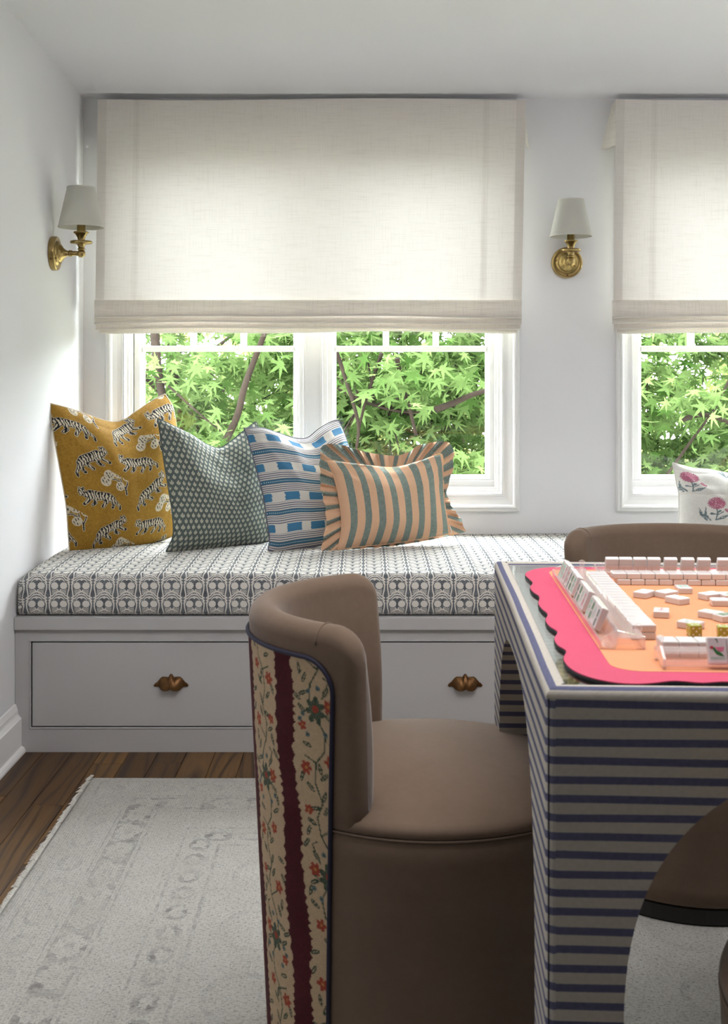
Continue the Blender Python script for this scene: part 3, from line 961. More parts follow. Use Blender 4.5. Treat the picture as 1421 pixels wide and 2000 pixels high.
# ------------------------------------------------------------------ pillows
def coons(top, right, bottom, left, nu, nv):
    """polylines in pixels: top/bottom left->right, left/right bottom->top"""
    T, B = catmull(top, nu), catmull(bottom, nu)
    L, Rr = catmull(left, nv), catmull(right, nv)
    u = np.linspace(0, 1, nu)[:, None, None]; v = np.linspace(0, 1, nv)[None, :, None]
    S = (1 - v) * B[:, None] + v * T[:, None] + (1 - u) * L[None] + u * Rr[None] \
        - ((1 - u) * (1 - v) * B[0] + u * (1 - v) * B[-1] + (1 - u) * v * T[0] + u * v * T[-1])
    return S
def pillow(name, label, cat, outl, dep, thick, material, n=70, colfn=None, group='cushions propped along the bench', wr=0.004, seed=1, piping=None):
    nu = nv = n
    S = coons(*outl, nu, nv)
    u = np.linspace(0, 1, nu)[:, None] * np.ones((1, nv)); v = np.ones((nu, 1)) * np.linspace(0, 1, nv)[None]
    bl, br, tl, tr = dep
    Y = (1 - u) * (1 - v) * bl + u * (1 - v) * br + (1 - u) * v * tl + u * v * tr
    X = (S[..., 0] - CX) * Y / F
    Z = H - (S[..., 1] - HZ) * Y / F
    Pm = np.stack([X, Y, Z], -1)
    a, b = np.abs(2 * u - 1), np.abs(2 * v - 1)
    bul = (np.clip(1 - a ** 2.4, 0, 1) ** 0.62) * (np.clip(1 - b ** 2.4, 0, 1) ** 0.62)
    du = np.gradient(Pm, axis=0); dv = np.gradient(Pm, axis=1)
    nrm = np.cross(du, dv); nrm /= np.linalg.norm(nrm, axis=-1, keepdims=True) + 1e-9
    nrm = nrm.mean((0, 1)); nrm /= np.linalg.norm(nrm)
    if nrm[1] > 0: nrm = -nrm
    wk = (vnoise(u * 5 + 9 * seed, v * 4, seed) - 0.5) * wr * 2 + (vnoise(u * 13, v * 9, seed + 5) - 0.5) * wr * 0.8
    ed = np.minimum(1, bul * 2)
    # diagonal tension folds from the two upper corners and a soft chop in the top edge
    fold = np.zeros_like(u)
    for cu_, sg in ((0.0, 1), (1.0, -1)):
        dd = (v - 1) + sg * (u - cu_) * 1.1
        fold += 0.006 * np.exp(-((np.abs(dd + 0.10)) / 0.05) ** 2) * np.exp(-(((u - cu_) ** 2 + (v - 1) ** 2) ** 0.5 / 0.4) ** 2)
    chop = np.exp(-((u - 0.5) / 0.16) ** 2) * np.clip((v - 0.55) / 0.45, 0, 1) * 0.018
    off = thick * bul + (wk + fold - chop) * ed
    Ff = Pm + nrm * off[..., None]
    Bk = Pm - nrm * (thick * 0.75 * bul)[..., None]
    base = Pm[nu // 2, 0]
    step = max(1, n // 36)
    ii = sorted(set(list(range(0, nu, step)) + [nu - 1]))
    t = thing(name, tuple(base), label=label, cat=cat, group=group)
    uv = np.stack([u, v], -1).reshape(-1, 2)
    col = colfn(uv[:, 0], uv[:, 1]) if colfn else None
    mesh('front_cover', Ff.reshape(-1, 3), gridfaces(nu, nv), material, t, True, uv, col)
    bi = np.ix_(ii, ii)
    uvb = np.stack([u[bi], v[bi]], -1).reshape(-1, 2)
    colb = colfn(uvb[:, 0], uvb[:, 1]) if colfn else None
    mesh('back_cover', Bk[bi].reshape(-1, 3), gridfaces(len(ii), len(ii)), material, t, True, uvb, colb)
    rim = np.vstack([Pm[:, 0], Pm[-1, 1:], Pm[::-1, -1][1:], Pm[0, ::-1][1:-1]])
    mesh('seam', *tube(rim[::3], 0.0022, 6, closed=True), piping or material, t, True,
         uv=np.zeros(((len(rim[::3])) * 6, 2)) + 0.01, col=(np.tile((colfn(np.array([.5]), np.array([.02]))), (len(rim[::3]) * 6, 1)) if colfn else None))
    return t, Pm

def sd_caps(x, y, pts):
    """union of tapered capsules: pts = [(x, y, r), ...]"""
    d = np.full(x.shape, 9.0)
    for (ax, ay, ar), (bx_, by_, br_) in zip(pts[:-1], pts[1:]):
        vx, vy = bx_ - ax, by_ - ay
        t = np.clip(((x - ax) * vx + (y - ay) * vy) / (vx * vx + vy * vy + 1e-9), 0, 1)
        d = np.minimum(d, np.hypot(x - ax - t * vx, y - ay - t * vy) - (ar + (br_ - ar) * t))
    return d

def tiger_col(u, v):
    u = np.asarray(u, float); v = np.asarray(v, float)
    och = np.array([0.30, 0.165, 0.022]); dk = np.array([0.010, 0.012, 0.016]); cr = np.array([0.60, 0.53, 0.41])
    n = vnoise(u * 150, v * 150, 2)[:, None]
    c = och * (0.82 + 0.36 * n)
    a, b = np.array([0.45, -0.22]), np.array([0.115, -0.476])
    x = u - 0.20; y = v - 0.64
    # lattice coordinates
    det = a[0] * b[1] - a[1] * b[0]
    i0 = (x * b[1] - y * b[0]) / det; j0 = (-x * a[1] + y * a[0]) / det
    def paint(m, colr):
        c[m] = colr
    body = [(-.090, .012, .014), (-.060, .020, .026), (-.010, .014, .027), (.045, .012, .026), (.075, -.002, .020)]
    limbs = [[(-.055, .012, .016), (-.080, -.028, .009), (-.100, -.050, .008)],
             [(-.035, .0, .016), (-.030, -.035, .009), (-.050, -.052, .008)],
             [(.050, .0, .018), (.030, -.040, .009), (.018, -.058, .009)],
             [(.072, -.002, .016), (.086, -.040, .009), (.078, -.062, .009)]]
    head = [(-.108, .034, .019), (-.112, .020, .013)]
    ears = [[(-.100, .053, .006), (-.098, .057, .005)], [(-.118, .052, .006), (-.119, .056, .004)]]
    tail = [(.080, .0, .010), (.105, -.028, .008), (.128, -.050, .007), (.132, -.072, .005)]
    for di in (-1, 0, 1):
        for dj in (-1, 0, 1):
            li, lj = np.floor(i0) + di, np.floor(j0) + dj
            ox, oy = x - li * a[0] - lj * b[0], y - li * a[1] - lj * b[1]
            for kind in (0, 1, 2):
                if kind == 0: px, py, fl, rot = ox, oy * 1.19, -1, 0.42
                elif kind == 1: px, py, fl, rot = ox - 0.362, oy * 1.19, 1, 0.02
                else: px, py, fl, rot = ox - 0.50, (oy - 0.125) * 1.19, 1, 0
                near = (np.abs(px) < 0.21) & (np.abs(py) < 0.17)
                sc_ = 1.2 if kind < 2 else 1.3
                if not near.any(): continue
                qx, qy = px[near] * fl / sc_, py[near] / sc_
                if rot:
                    cs, sn = math.cos(rot), math.sin(rot)
                    qx, qy = qx * cs - qy * sn, qx * sn + qy * cs
                idx = np.where(near)[0]
                if kind < 2:
                    d = sd_caps(qx, qy, body)
                    for l in limbs + ears + [head, tail]: d = np.minimum(d, sd_caps(qx, qy, l))
                    paint(idx[(d < 0.0035)], cr)
                    st = np.sin(qx * 330 + np.sin(qy * 60 + qx * 20) * 2.2 + vnoise(qx * 70, qy * 70, 4) * 4)
                    back = sd_caps(qx, qy, [(p[0], p[1] + .018, .008) for p in body])
                    paint(idx[(d < 0) & (st > 0.25)], dk)
                    paint(idx[(np.abs(d + 0.001) < 0.0022)], dk)
                    paint(idx[(d < 0) & (back < 0) & (st > -0.4)], dk)
                    paint(idx[(np.hypot(qx + .116, qy - .036) < .0035)], dk)
                    feet = np.minimum.reduce([np.hypot(qx - l[-1][0], qy - l[-1][1]) for l in limbs])
                    paint(idx[(feet < 0.006) & (qx * 0 + vnoise(qx * 9, qy * 9) > 0.4)], dk)
                else:
                    stem = np.minimum(sd_caps(qx, qy, [(.055, -.085, .004), (.050, -.045, .004), (.030, -.010, .0035), (-.005, .010, .003), (-.045, .005, .002)]),
                                      np.minimum(sd_caps(qx, qy, [(.050, -.045, .003), (.062, -.015, .003), (.065, .02, .002)]), sd_caps(qx, qy, [(.030, -.010, .003), (.018, .035, .002)])))
                    paint(idx[stem < 0.003], cr)
                    paint(idx[stem < 0], dk)
                    for ex, ey, er in ((-.062, -.006, .028), (-.040, .036, .028), (.012, .050, .029), (.064, .034, .029), (.018, -.032, .026)):
                        e = np.hypot((qx - ex) / 1.0, (qy - ey) / 1.12) - er
                        paint(idx[e < 0], cr)
                        dash = (np.sin(qx * 420 + qy * 160 + ex * 50) > 0.35) & (vnoise(qx * 130, qy * 110, 8) > 0.42)
                        paint(idx[(e < -0.006) & dash], dk)
    return c

tiger_out = ([(98, 788), (133, 797), (165, 808), (197, 819), (222, 824), (243, 819), (266, 803), (298, 782), (322, 770)],
             [(340, 1046), (346, 1000), (349, 930), (347, 860), (341, 812), (335, 790), (322, 770)],
             [(136, 1080), (165, 1082), (200, 1079), (260, 1070), (311, 1058), (340, 1046)],
             [(136, 1080), (133, 1040), (129, 987), (117, 917), (105, 851), (99, 812), (98, 788)])
pillow('square_pillow', 'ochre pillow printed with black and white tigers, leaning in the corner', 'pillow', tiger_out, (3.90, 4.16, 3.885, 4.235), 0.075, M_print_tiger, 340, tiger_col, seed=1, wr=0.006)
blue_out = ([(308, 817), (339, 832), (371, 848), (402, 867), (428, 875), (450, 862), (475, 842), (500, 822)],
            [(540, 1052), (536, 1000), (528, 930), (515, 870), (500, 822)],
            [(324, 1077), (340, 1079), (387, 1076), (434, 1070), (513, 1060), (540, 1052)],
            [(324, 1077), (338, 1045), (336, 1000), (330, 962), (320, 898), (312, 844), (308, 817)])
pillow('square_pillow', 'slate blue pillow with rows of small cream sprigs', 'pillow', blue_out, (3.87, 4.10, 3.98, 4.20), 0.062, M_sprig, 90, seed=2, wr=0.006)
ikat_out = ([(476, 836), (511, 836), (544, 846), (578, 856), (600, 855), (622, 838), (642, 826), (660, 819)],
            [(716, 1046), (708, 990), (697, 930), (679, 868), (668, 838), (660, 819)],
            [(523, 1075), (541, 1079), (578, 1073), (629, 1065), (690, 1053), (716, 1046)],
            [(523, 1075), (526, 1050), (521, 1016), (514, 969), (500, 915), (485, 861), (476, 836)])
pillow('square_pillow', 'blue and white ikat pillow with woven blocks and pinstripes', 'pillow', ikat_out, (3.875, 4.12, 4.0, 4.21), 0.060, M_ikat, 90, seed=3, wr=0.005)

ruf_in = ([(637, 898), (669, 902), (700, 906), (735, 910), (774, 911), (815, 901), (842, 891), (864, 886)],
          [(880, 1042), (874, 1016), (868, 983), (865, 932), (864, 886)],
          [(659, 1074), (700, 1068), (760, 1062), (832, 1051), (880, 1042)],
          [(659, 1074), (667, 1030), (663, 983), (652, 932), (637, 898)])
rdep = (3.895, 4.06, 3.985, 4.15)
rp, RP = pillow('ruffled_pillow', 'peach and green striped lumbar pillow with a ruffled edge', 'pillow', ruf_in, rdep, 0.062, M_rufbody, 80, seed=4, wr=0.005)
outer = [(629, 1078), (663, 1080), (710, 1072), (760, 1068), (832, 1056), (870, 1048), (905, 1040), (906, 1030), (899, 1013), (886, 995), (877, 979), (872, 958), (878, 938), (884, 915), (886, 885), (880, 868), (866, 862), (848, 863),
         (815, 871), (795, 884), (774, 890), (747, 888), (720, 884), (696, 878), (665, 869), (639, 867), (627, 876), (624, 898), (625, 925), (625, 949), (630, 970), (635, 992), (637, 1015), (636, 1032), (631, 1050), (628, 1066), (629, 1078)]
inner = list(ruf_in[2]) + list(ruf_in[1])[1:] + list(ruf_in[0])[::-1][1:] + list(ruf_in[3])[::-1][1:]
NS = 520
Oc = catmull(outer, NS)[:-1]
Ic = catmull(inner, NS)[:-1]
cxm = np.array([760, 975])
angI = np.unwrap(np.arctan2((Ic - cxm)[:, 1] * 1.35, (Ic - cxm)[:, 0])); angO = np.unwrap(np.arctan2((Oc - cxm)[:, 1] * 1.35, (Oc - cxm)[:, 0]))
Ic2 = []
for i, a in enumerate(angO):
    dd = np.abs(np.angle(np.exp(1j * (angI - a))))
    Ic2.append(Ic[int(np.argmin(dd))])
Ic2 = np.array(Ic2)
k_ = np.ones(9) / 9
for c_ in range(2):
    Ic2[:, c_] = np.convolve(np.concatenate([Ic2[-4:, c_], Ic2[:, c_], Ic2[:4, c_]]), k_, 'valid')
def rufdepth(px, py):
    u = (px - 640) / 235; v = (1075 - py) / 180
    u = np.clip(u, -.1, 1.1); v = np.clip(v, 0, 1.1)
    return (1 - u) * (1 - v) * rdep[0] + u * (1 - v) * rdep[1] + (1 - u) * v * rdep[2] + u * v * rdep[3]
V, uv = [], []
nw = 8
ns = len(Oc)
for i in range(ns):
    for k in range(nw):
        w = k / (nw - 1)
        px, py = Ic2[i] * (1 - w) + Oc[i] * w
        dY = rufdepth(px, py)
        ph = i / ns * 2 * PI * 34 + 1.6 * math.sin(i * 0.07)
        dY += -0.004 + 0.011 * (0.35 + 0.65 * w) * math.sin(ph) + 0.004 * math.sin(ph * 2.3 + 1) * w
        px += 1.2 * math.cos(ph) * w; 
        V.append(((px - CX) * dY / F, dY, max(H - (py - HZ) * dY / F, 0.5265))); uv.append((i / ns + 0.003 * math.sin(ph), w))
mesh('ruffle', V, gridfaces(ns, nw, True), M_rufedge, rp, True, uv)

def floral_col(u, v):
    u = np.asarray(u, float); v = np.asarray(v, float)
    wht = np.array([0.66, 0.65, 0.60]); pk = np.array([0.36, 0.115, 0.175]); gy = np.array([0.145, 0.185, 0.195])
    c = np.ones((len(u), 3)) * wht * (0.94 + 0.08 * vnoise(u * 90, v * 90, 3)[:, None])
    sp = vnoise(u * 220, v * 220, 6)
    for fx, fy in ((0.10, 0.83), (0.27, 0.50), (0.62, 0.72), (0.78, 0.30), (0.44, 0.13), (0.06, 0.10), (0.95, 0.80)):
        x, y = u - fx, v - fy
        th = np.arctan2(y, x); r = np.hypot(x, y)
        stem = sd_caps(x, y, [(0, -.06, .005), (.005, -.13, .006), (-.005, -.19, .005)])
        stem = np.minimum(stem, sd_caps(x, y, [(0, -.14, .004), (.05, -.10, .005)]))
        stem = np.minimum(stem, sd_caps(x, y, [(0, -.13, .004), (-.04, -.118, .012)]))
        stem = np.minimum(stem, sd_caps(x, y, [(.005, -.11, .006), (.025, -.09, .011)]))
        leaf = np.minimum(sd_caps(x, y, [(0, -.19, .005), (.045, -.165, .018), (.11, -.125, .001)]), sd_caps(x, y, [(-.07, -.19, .006), (-.115, -.12, .014), (-.135, -.055, .001)]))
        leaf = np.minimum(leaf, sd_caps(x, y, [(-.045, -.19, .006), (-.085, -.13, .012), (-.085, -.04, .001)]))
        c[(stem < 0)] = gy; c[(leaf < 0) & (sp > 0.18)] = gy
        c[(r < 0.070 + 0.004 * np.sign(np.sin(th * 22))) & (sp > 0.2)] = pk
        bud = sd_caps(x, y, [(.075, -.075, .014), (.10, -.105, .014)])
        c[(bud < 0) & (sp > 0.2)] = pk
    for fx, fy, m in ((0.50, 0.42, 1), (0.92, 0.55, -1), (0.40, 0.88, 1)):
        x, y = (u - fx) * m, v - fy
        for l in ([(0, 0, .006), (-.05, .09, .014), (-.055, .17, .001)], [(0, 0, .006), (-.01, .09, .015), (.0, .19, .001)], [(0, 0, .006), (.05, .07, .013), (.10, .12, .001)]):
            c[(sd_caps(x, y, l) < 0) & (sp > 0.18)] = gy
    return c
flo_out = ([(1313, 904), (1331, 909), (1355, 915), (1382, 917), (1421, 924), (1460, 926), (1500, 915), (1550, 893)],
           [(1562, 1060), (1563, 1010), (1560, 950), (1550, 893)],
           [(1325, 1072), (1380, 1075), (1450, 1073), (1520, 1068), (1562, 1060)],
           [(1325, 1072), (1325, 1019), (1325, 968), (1321, 945), (1316, 920), (1313, 904)])
pillow('square_pillow', 'white pillow printed with pink flowers behind the far chair', 'pillow', flo_out, (3.93, 3.98, 4.07, 4.10), 0.060, M_print_floral, 230, floral_col, seed=5)

# ------------------------------------------------------------------ rug
RX, RY = -0.739, 3.262
V, uv = [], []
nx, ny = 60, 70
for i in range(nx):
    for k in range(ny):
        xx = RX + (XR - 0.1 - RX) * i / (nx - 1); yy = RY - (RY - (-0.3)) * k / (ny - 1)
        wob = 0.002 * math.sin(yy * 9) if i == 0 else 0
        wob2 = 0.003 * math.sin(xx * 4) if k == 0 else 0
        V.append((xx + wob, yy + wob2, 0.009 if 0 < i < nx - 1 and 0 < k < ny - 1 else 0.0015)); uv.append((xx - RX, RY - yy))
rug = thing('area_rug', (0.8, 1.6, 0), label='large faded ivory and grey rug with vintage borders', cat='rug')
mesh('pile', V, gridfaces(nx, ny), M_rug, rug, True, uv)
V, Fs, n0 = [], [], 0
for k in range(900):
    yy = RY - R.random() * 3.4
    L = 0.004 + 0.012 * R.random() ** 2
    w = 0.0035 + R.random() * 0.004
    a = R.uniform(-0.6, 0.6)
    x1 = RX - L * math.cos(a) + 0.001; y1 = yy + L * math.sin(a)
    q = [(RX + 0.008, yy - w, 0.009), (RX + 0.008, yy + w, 0.009), (x1, y1 + w * .6, 0.003), (x1, y1 - w * .6, 0.003), (RX, yy, 0.0115)]
    V += q
    b = n0
    Fs += [[b, b + 4, b + 3], [b + 1, b + 2, b + 4], [b + 4, b + 2, b + 3], [b, b + 1, b + 4]]
    n0 += 5
fr = mesh('edge_fringe', V, Fs, M_fringe, rug)
fr['kind'] = 'stuff'

# ------------------------------------------------------------------ barrel chairs (local: faces +x)
def rout(z): return 0.246 + 0.034 * (z / 0.70)
TA = math.radians(70)      # half angle of the padded back
def chair_tapestry(s, z):
    """s: metres round the back, z: height"""
    mar = np.array([0.060, 0.007, 0.011]); cr = np.array([0.47, 0.355, 0.225]); red = np.array([0.30, 0.055, 0.030]); gr = np.array([0.050, 0.075, 0.050]); bl = np.array([0.10, 0.15, 0.16])
    s = np.asarray(s, float); z = np.asarray(z, float)
    P_ = 0.133
    nz = vnoise(s * 400, z * 400, 1)[:, None]
    sc = np.abs(np.sin(z * 215 + np.sin(z * 41) * 2)) * (0.0022 + 0.0055 * vnoise(z * 70, s * 0 + 3.3, 5)) + np.sin(z * 38) * 0.003 + np.sin(z * 13 + 1) * 0.003
    sc2 = np.abs(np.sin(z * 205 + 1 + np.sin(z * 37) * 2)) * (0.0022 + 0.0055 * vnoise(z * 64, s * 0 + 7.7, 6)) + np.sin(z * 27 + 2) * 0.004
    ph = (s + 0.0605) / P_
    k = np.floor(ph); q = (ph - k) * P_
    lo, hi = 0.0245 - sc, 0.1085 + sc2
    cream = (q > lo) & (q < hi)
    c = mar * (0.8 + 0.4 * nz) * np.ones((len(s), 3))
    c[cream] = (cr * (0.9 + 0.15 * nz))[cream]
    x = (q - 0.0665) / 1.1
    per = 0.235
    zz = z + k * 0.11
    kk = np.floor(zz / per)
    y = (zz - (kk + 0.5) * per)
    fl = np.where(((k + kk) % 2) == 0, 1.0, -1.0)
    x = x * fl
    def paint(m, colr): c[m & cream] = colr
    vine = sd_caps(x, y, [(.0, -.117, .0008), (.010, -.090, .0009), (.006, -.062, .0009), (-.008, -.045, .0009), (-.012, -.02, .0009), (.0, .0, .0009), (.012, .02, .0009), (.008, .048, .0009), (-.006, .07, .0009), (-.010, .095, .0009), (.0, .117, .0009)])
    vine = np.minimum(vine, sd_caps(x, y, [(.006, -.062, .0008), (.024, -.055, .0008)]))
    vine = np.minimum(vine, sd_caps(x, y, [(.0, .0, .0008), (-.022, .012, .0008)]))
    vine = np.minimum(vine, sd_caps(x, y, [(-.006, .07, .0008), (.016, .085, .0008)]))
    vine = np.minimum(vine, sd_caps(x, y, [(-.010, .03, .0008), (-.022, .055, .0008), (-.014, .06, .0008)]))
    paint(vine < 0.0003, gr)
    for lx, ly, a in ((-.030, -.100, .4), (.032, -.085, 1.9), (-.030, -.012, 1.2), (.034, .028, .5), (-.032, .055, .9), (.034, .108, 2.2), (.0, -.070, 1.3), (-.012, .108, .2), (.018, -.098, .8), (-.006, -.080, 2.4), (.020, -.038, .3), (-.024, -.030, 2.6), (-.022, .002, 3.6), (.026, .012, .6), (.022, .034, -.4), (-.016, .040, 2.2), (-.020, .088, 2.7), (.006, .108, 1.0), (-.004, -.108, 2.0), (.026, .068, 1.4), (.018, .056, 2.0), (-.026, .074, 1.2)):
        dx, dy = (x - lx), (y - ly)
        ca, sa = math.cos(a), math.sin(a)
        px, py = dx * ca + dy * sa, -dx * sa + dy * ca
        e = (px / 0.0085) ** 2 + (py / (0.0032)) ** 2
        paint(e < 1, gr); paint((e < 0.5) & (np.abs(py) < .0005), cr)
    for fx, fy, rr, n_ in ((.024, -.072, .0105, 6), (-.016, -.058, .009, 5), (-.020, .020, .0105, 6), (.020, .092, .0105, 5), (-.024, .104, .008, 5), (.026, -.012, .008, 5)):
        dx, dy = x - fx, y - fy
        r = np.hypot(dx, dy); th = np.arctan2(dy, dx)
        paint(r < rr * (0.55 + 0.45 * np.abs(np.cos(th * n_ / 2))), red)
        paint(r < rr * 0.22, np.array([0.42, 0.20, 0.06]))
    # the large dark lotus
    dx, dy = x - 0.002, y - 0.012
    r = np.hypot(dx, dy * 0.8); th = np.arctan2(dy, dx)
    L_ = 0.0165 * (0.55 + 0.45 * np.abs(np.cos(th * 3.5 + .4)))
    paint(r < L_, gr)
    paint((r < L_ * 0.8) & (np.sin(th * 14) > 0.3), np.array([0.11, 0.13, 0.085]))
    paint(np.hypot(dx, dy - .002) < 0.0055, red)
    for bx_, by_ in ((.024, .004), (.030, -.004), (.018, -.024), (-.024, -.008), (-.012, -.020), (.012, .038), (-.004, .044)):
        r = np.hypot(x - bx_, y - by_)
        paint(r < 0.0038, bl); paint(r < 0.0016, gr)
    return c

def make_chair(loc, rz, label):
    t = thing('barrel_chair', loc, rz, label, 'chair', 'velvet barrel chairs around the games table')
    # plinth, drum
    mesh('plinth', *lathe([(0, 0.0), (0.236, 0.0), (0.240, 0.004), (0.240, 0.032), (0.236, 0.036), (0, 0.036)], 72), M_black, t, False, local=True)
    zs = np.linspace(0.040, 0.444, 14)
    mesh('base', *lathe([(0.0, 0.036), (0.238, 0.036)] + [(rout(z), z) for z in zs] + [(rout(.444) - 0.004, 0.4475), (0.0, 0.4475)], 96), M_velvet, t, True, local=True)
    # crowned round seat
    prof = [(0.0, 0.4480), (0.2600, 0.4480), (0.2660, 0.4505), (0.2680, 0.4560), (0.2650, 0.4640)]
    for r in np.linspace(0.255, 0.0, 18):
        prof.append((r, 0.466 + 0.036 * (1 - (r / 0.262) ** 2.4)))
    mesh('seat', *lathe(prof, 96), M_velvet, t, True, local=True)
    mesh('seat_welt', *tube([(0.2672 * math.cos(a), 0.2672 * math.sin(a), 0.4482) for a in np.linspace(0, 2 * PI, 97)[:-1]], 0.0016, 6, closed=True), M_velvet, t, True, local=True)
    # padded back: section loop swept round
    na, = (97,)
    ZB, ZTOP = 0.4490, 0.733
    sec = []
    def section(zt, zb, th):
        """outer up, over the roll, inner down; returns (radial offset inwards, z)"""
        ro = []
        for k in range(12):
            z = zb + 0.006 + (zt - 0.030 - zb) * k / 11
            ro.append((0.0, z))
        for k in range(1, 16):
            a = PI * k / 15
            ro.append((th / 2 - th / 2 * math.cos(a), zt - 0.026 + 0.026 * math.sin(a)))
        for k in range(1, 14):
            q = k / 13
            z = zt - 0.026 - (zt - 0.026 - zb - 0.01) * q
            ro.append((th + 0.010 * math.sin(q * PI) + 0.012 * q, z))
        ro.append((th * 0.7, zb)); ro.append((0.006, zb))
        return ro
    V = []
    m = None
    for i in range(na):
        s = -1 + 2 * i / (na - 1)
        s = math.copysign(abs(s) ** 0.8, s)
        ang = PI + s * TA
        d = (1 - abs(s)) * TA * 0.27      # distance to the arm end
        RT = 0.052
        drop = 0 if d >= RT else RT - math.sqrt(max(0, RT ** 2 - (RT - d) ** 2))
        RB = 0.030
        lift = 0 if d >= RB else RB - math.sqrt(max(0, RB ** 2 - (RB - d) ** 2))
        RTh = 0.024
        e = 1 if d >= RTh else math.sqrt(max(0.0, 1 - (1 - d / RTh) ** 2))
        e = max(e, 0.03)
        th = 0.050 * e
        inset = (0.050 - th) / 2
        sc = section(ZTOP - drop * 1.0, ZB + lift * 0.9, th)
        m = len(sc)
        for ri, z in sc:
            r = rout(min(z, .72)) - ri - inset
            V.append((r * math.cos(ang), r * math.sin(ang), z))
    Fs = []
    for i in range(na - 1):
        for k in range(m):
            l = (k + 1) % m
            Fs.append([i * m + k, (i + 1) * m + k, (i + 1) * m + l, i * m + l])
    Fs.append(list(range(m))); Fs.append([(na - 1) * m + k for k in range(m)][::-1])
    mesh('backrest', V, Fs, M_velvet, t, True, local=True)
    # outer tapestry panel with rounded upper corners
    TP = math.radians(62)
    def tpz(z): return math.radians(62 - 6.5 * max(0, min(1, (0.66 - z) / 0.62)))
    zt, zb, rc = 0.688, 0.0375, 0.050
    ns_, nz_ = 300, 420
    V, SS, ZZ = [], [], []
    for i in range(ns_):
        s = -1 + 2 * i / (ns_ - 1)
        ang = PI + s * TP
        arc = s * TP * 0.28
        de = (1 - abs(s)) * TP * 0.28
        top = zt - (0 if de >= rc else rc - math.sqrt(max(0, rc * rc - (rc - de) ** 2)))
        for k in range(nz_):
            z = zb + (top - zb) * k / (nz_ - 1)
            r = rout(z) + 0.0026
            an = PI + s * tpz(z)
            V.append((r * math.cos(an), r * math.sin(an), z)); SS.append(s * tpz(z) * r); ZZ.append(z)
    mesh('tapestry_panel', V, gridfaces(ns_, nz_), M_print_chair, t, True, None, chair_tapestry(np.array(SS), np.array(ZZ)), local=True, label='maroon and cream striped floral tapestry on the chair back')
    path = []
    for k in range(30):
        z = zb + (zt - rc - zb) * k / 30
        path.append((-1, z))
    pth = []
    for sd in (-1, 1):
        seg = []
        for k in range(30):
            z = zb + (zt - rc - zb) * k / 30
            seg.append((sd, z))
        for k in range(0, 13):
            a = k / 12 * PI / 2
            de = rc - rc * math.cos(a)
            seg.append((sd * (1 - de / (TP * 0.28)), zt - rc + rc * math.sin(a)))
        pth.append(seg)
    full = pth[0] + [(s, zt) for s in np.linspace(pth[0][-1][0], pth[1][-1][0], 40)[1:-1]] + pth[1][::-1]
    pp = []
    for s, z in full:
        r = rout(z) + 0.003
        ang = PI + s * tpz(z)
        pp.append((r * math.cos(ang), r * math.sin(ang), z))
    mesh('piping', *tube(pp, 0.0033, 8), M_navy, t, True, local=True, label='navy welt cord')
    # stitched seam across the roll near each arm end
    for sd in (1,):
        ang = PI + sd * math.radians(56)
        q = []
        for k in range(15):
            a = PI * k / 14
            ri = 0.025 - 0.025 * math.cos(a)
            z = ZTOP - 0.026 + 0.0265 * math.sin(a)
            r = rout(.72) - ri
            q.append((r * math.cos(ang), r * math.sin(ang), z))
        mesh('seam', *tube(q, 0.0012, 5), M_velvet, t, True, local=True)
    return t
PHI = math.radians(-2.65)
chair = make_chair((0.100, 1.900, 0.009), PHI, 'taupe velvet barrel chair in front, showing its flowered striped back')
def copy_tree(o, loc, rz, label):
    c = o.copy(); COL.objects.link(c)
    c.location = loc; c.rotation_euler = (0, 0, rz); c['label'] = label
    for ch in o.children:
        k = ch.copy(); COL.objects.link(k); k.parent = c
    return c
copy_tree(chair, (0.702, 2.600, 0.009), PHI - PI / 2, 'taupe velvet barrel chair on the far side of the table facing the camera')
copy_tree(chair, (0.630, 1.190, 0.009), PHI + PI / 2, 'taupe velvet barrel chair just entering at the lower right edge of the photo')

# ------------------------------------------------------------------ games table
TZ = 0.760
c0 = PZ(1066, 1351, TZ)
ax = Vector((math.cos(PHI), math.sin(PHI), 0)); ay = Vector((-math.sin(PHI), math.cos(PHI), 0))
TS = 0.878
tc = Vector((c0[0], c0[1], 0)) + ax * TS / 2 + ay * TS / 2
table = thing('games_table', (tc.x, tc.y, 0.009), PHI, 'square games table upholstered in cream and navy stripes with arched sides', 'table')
hw = TS / 2
ZT2 = TZ - 0.009 + 0.003
def zarch(u, leg):
    a = (hw - leg)
    w = abs(u) / a
    if w >= 1: return 0.0
    return 0.37 + 0.320 * (1 - w ** 2.8) ** (1 / 2.8)
def cols(leg):
    a = hw - leg
    inner = [a * math.sin(t) for t in np.linspace(-PI / 2, PI / 2, 61)]
    return [-hw + 0.010] + list(np.linspace(-hw + 0.022, -a, 5)[:-1]) + inner + list(np.linspace(a, hw - 0.022, 5)[1:]) + [hw - 0.010]
PT = 0.055
V, Fs, UV = [], [], []
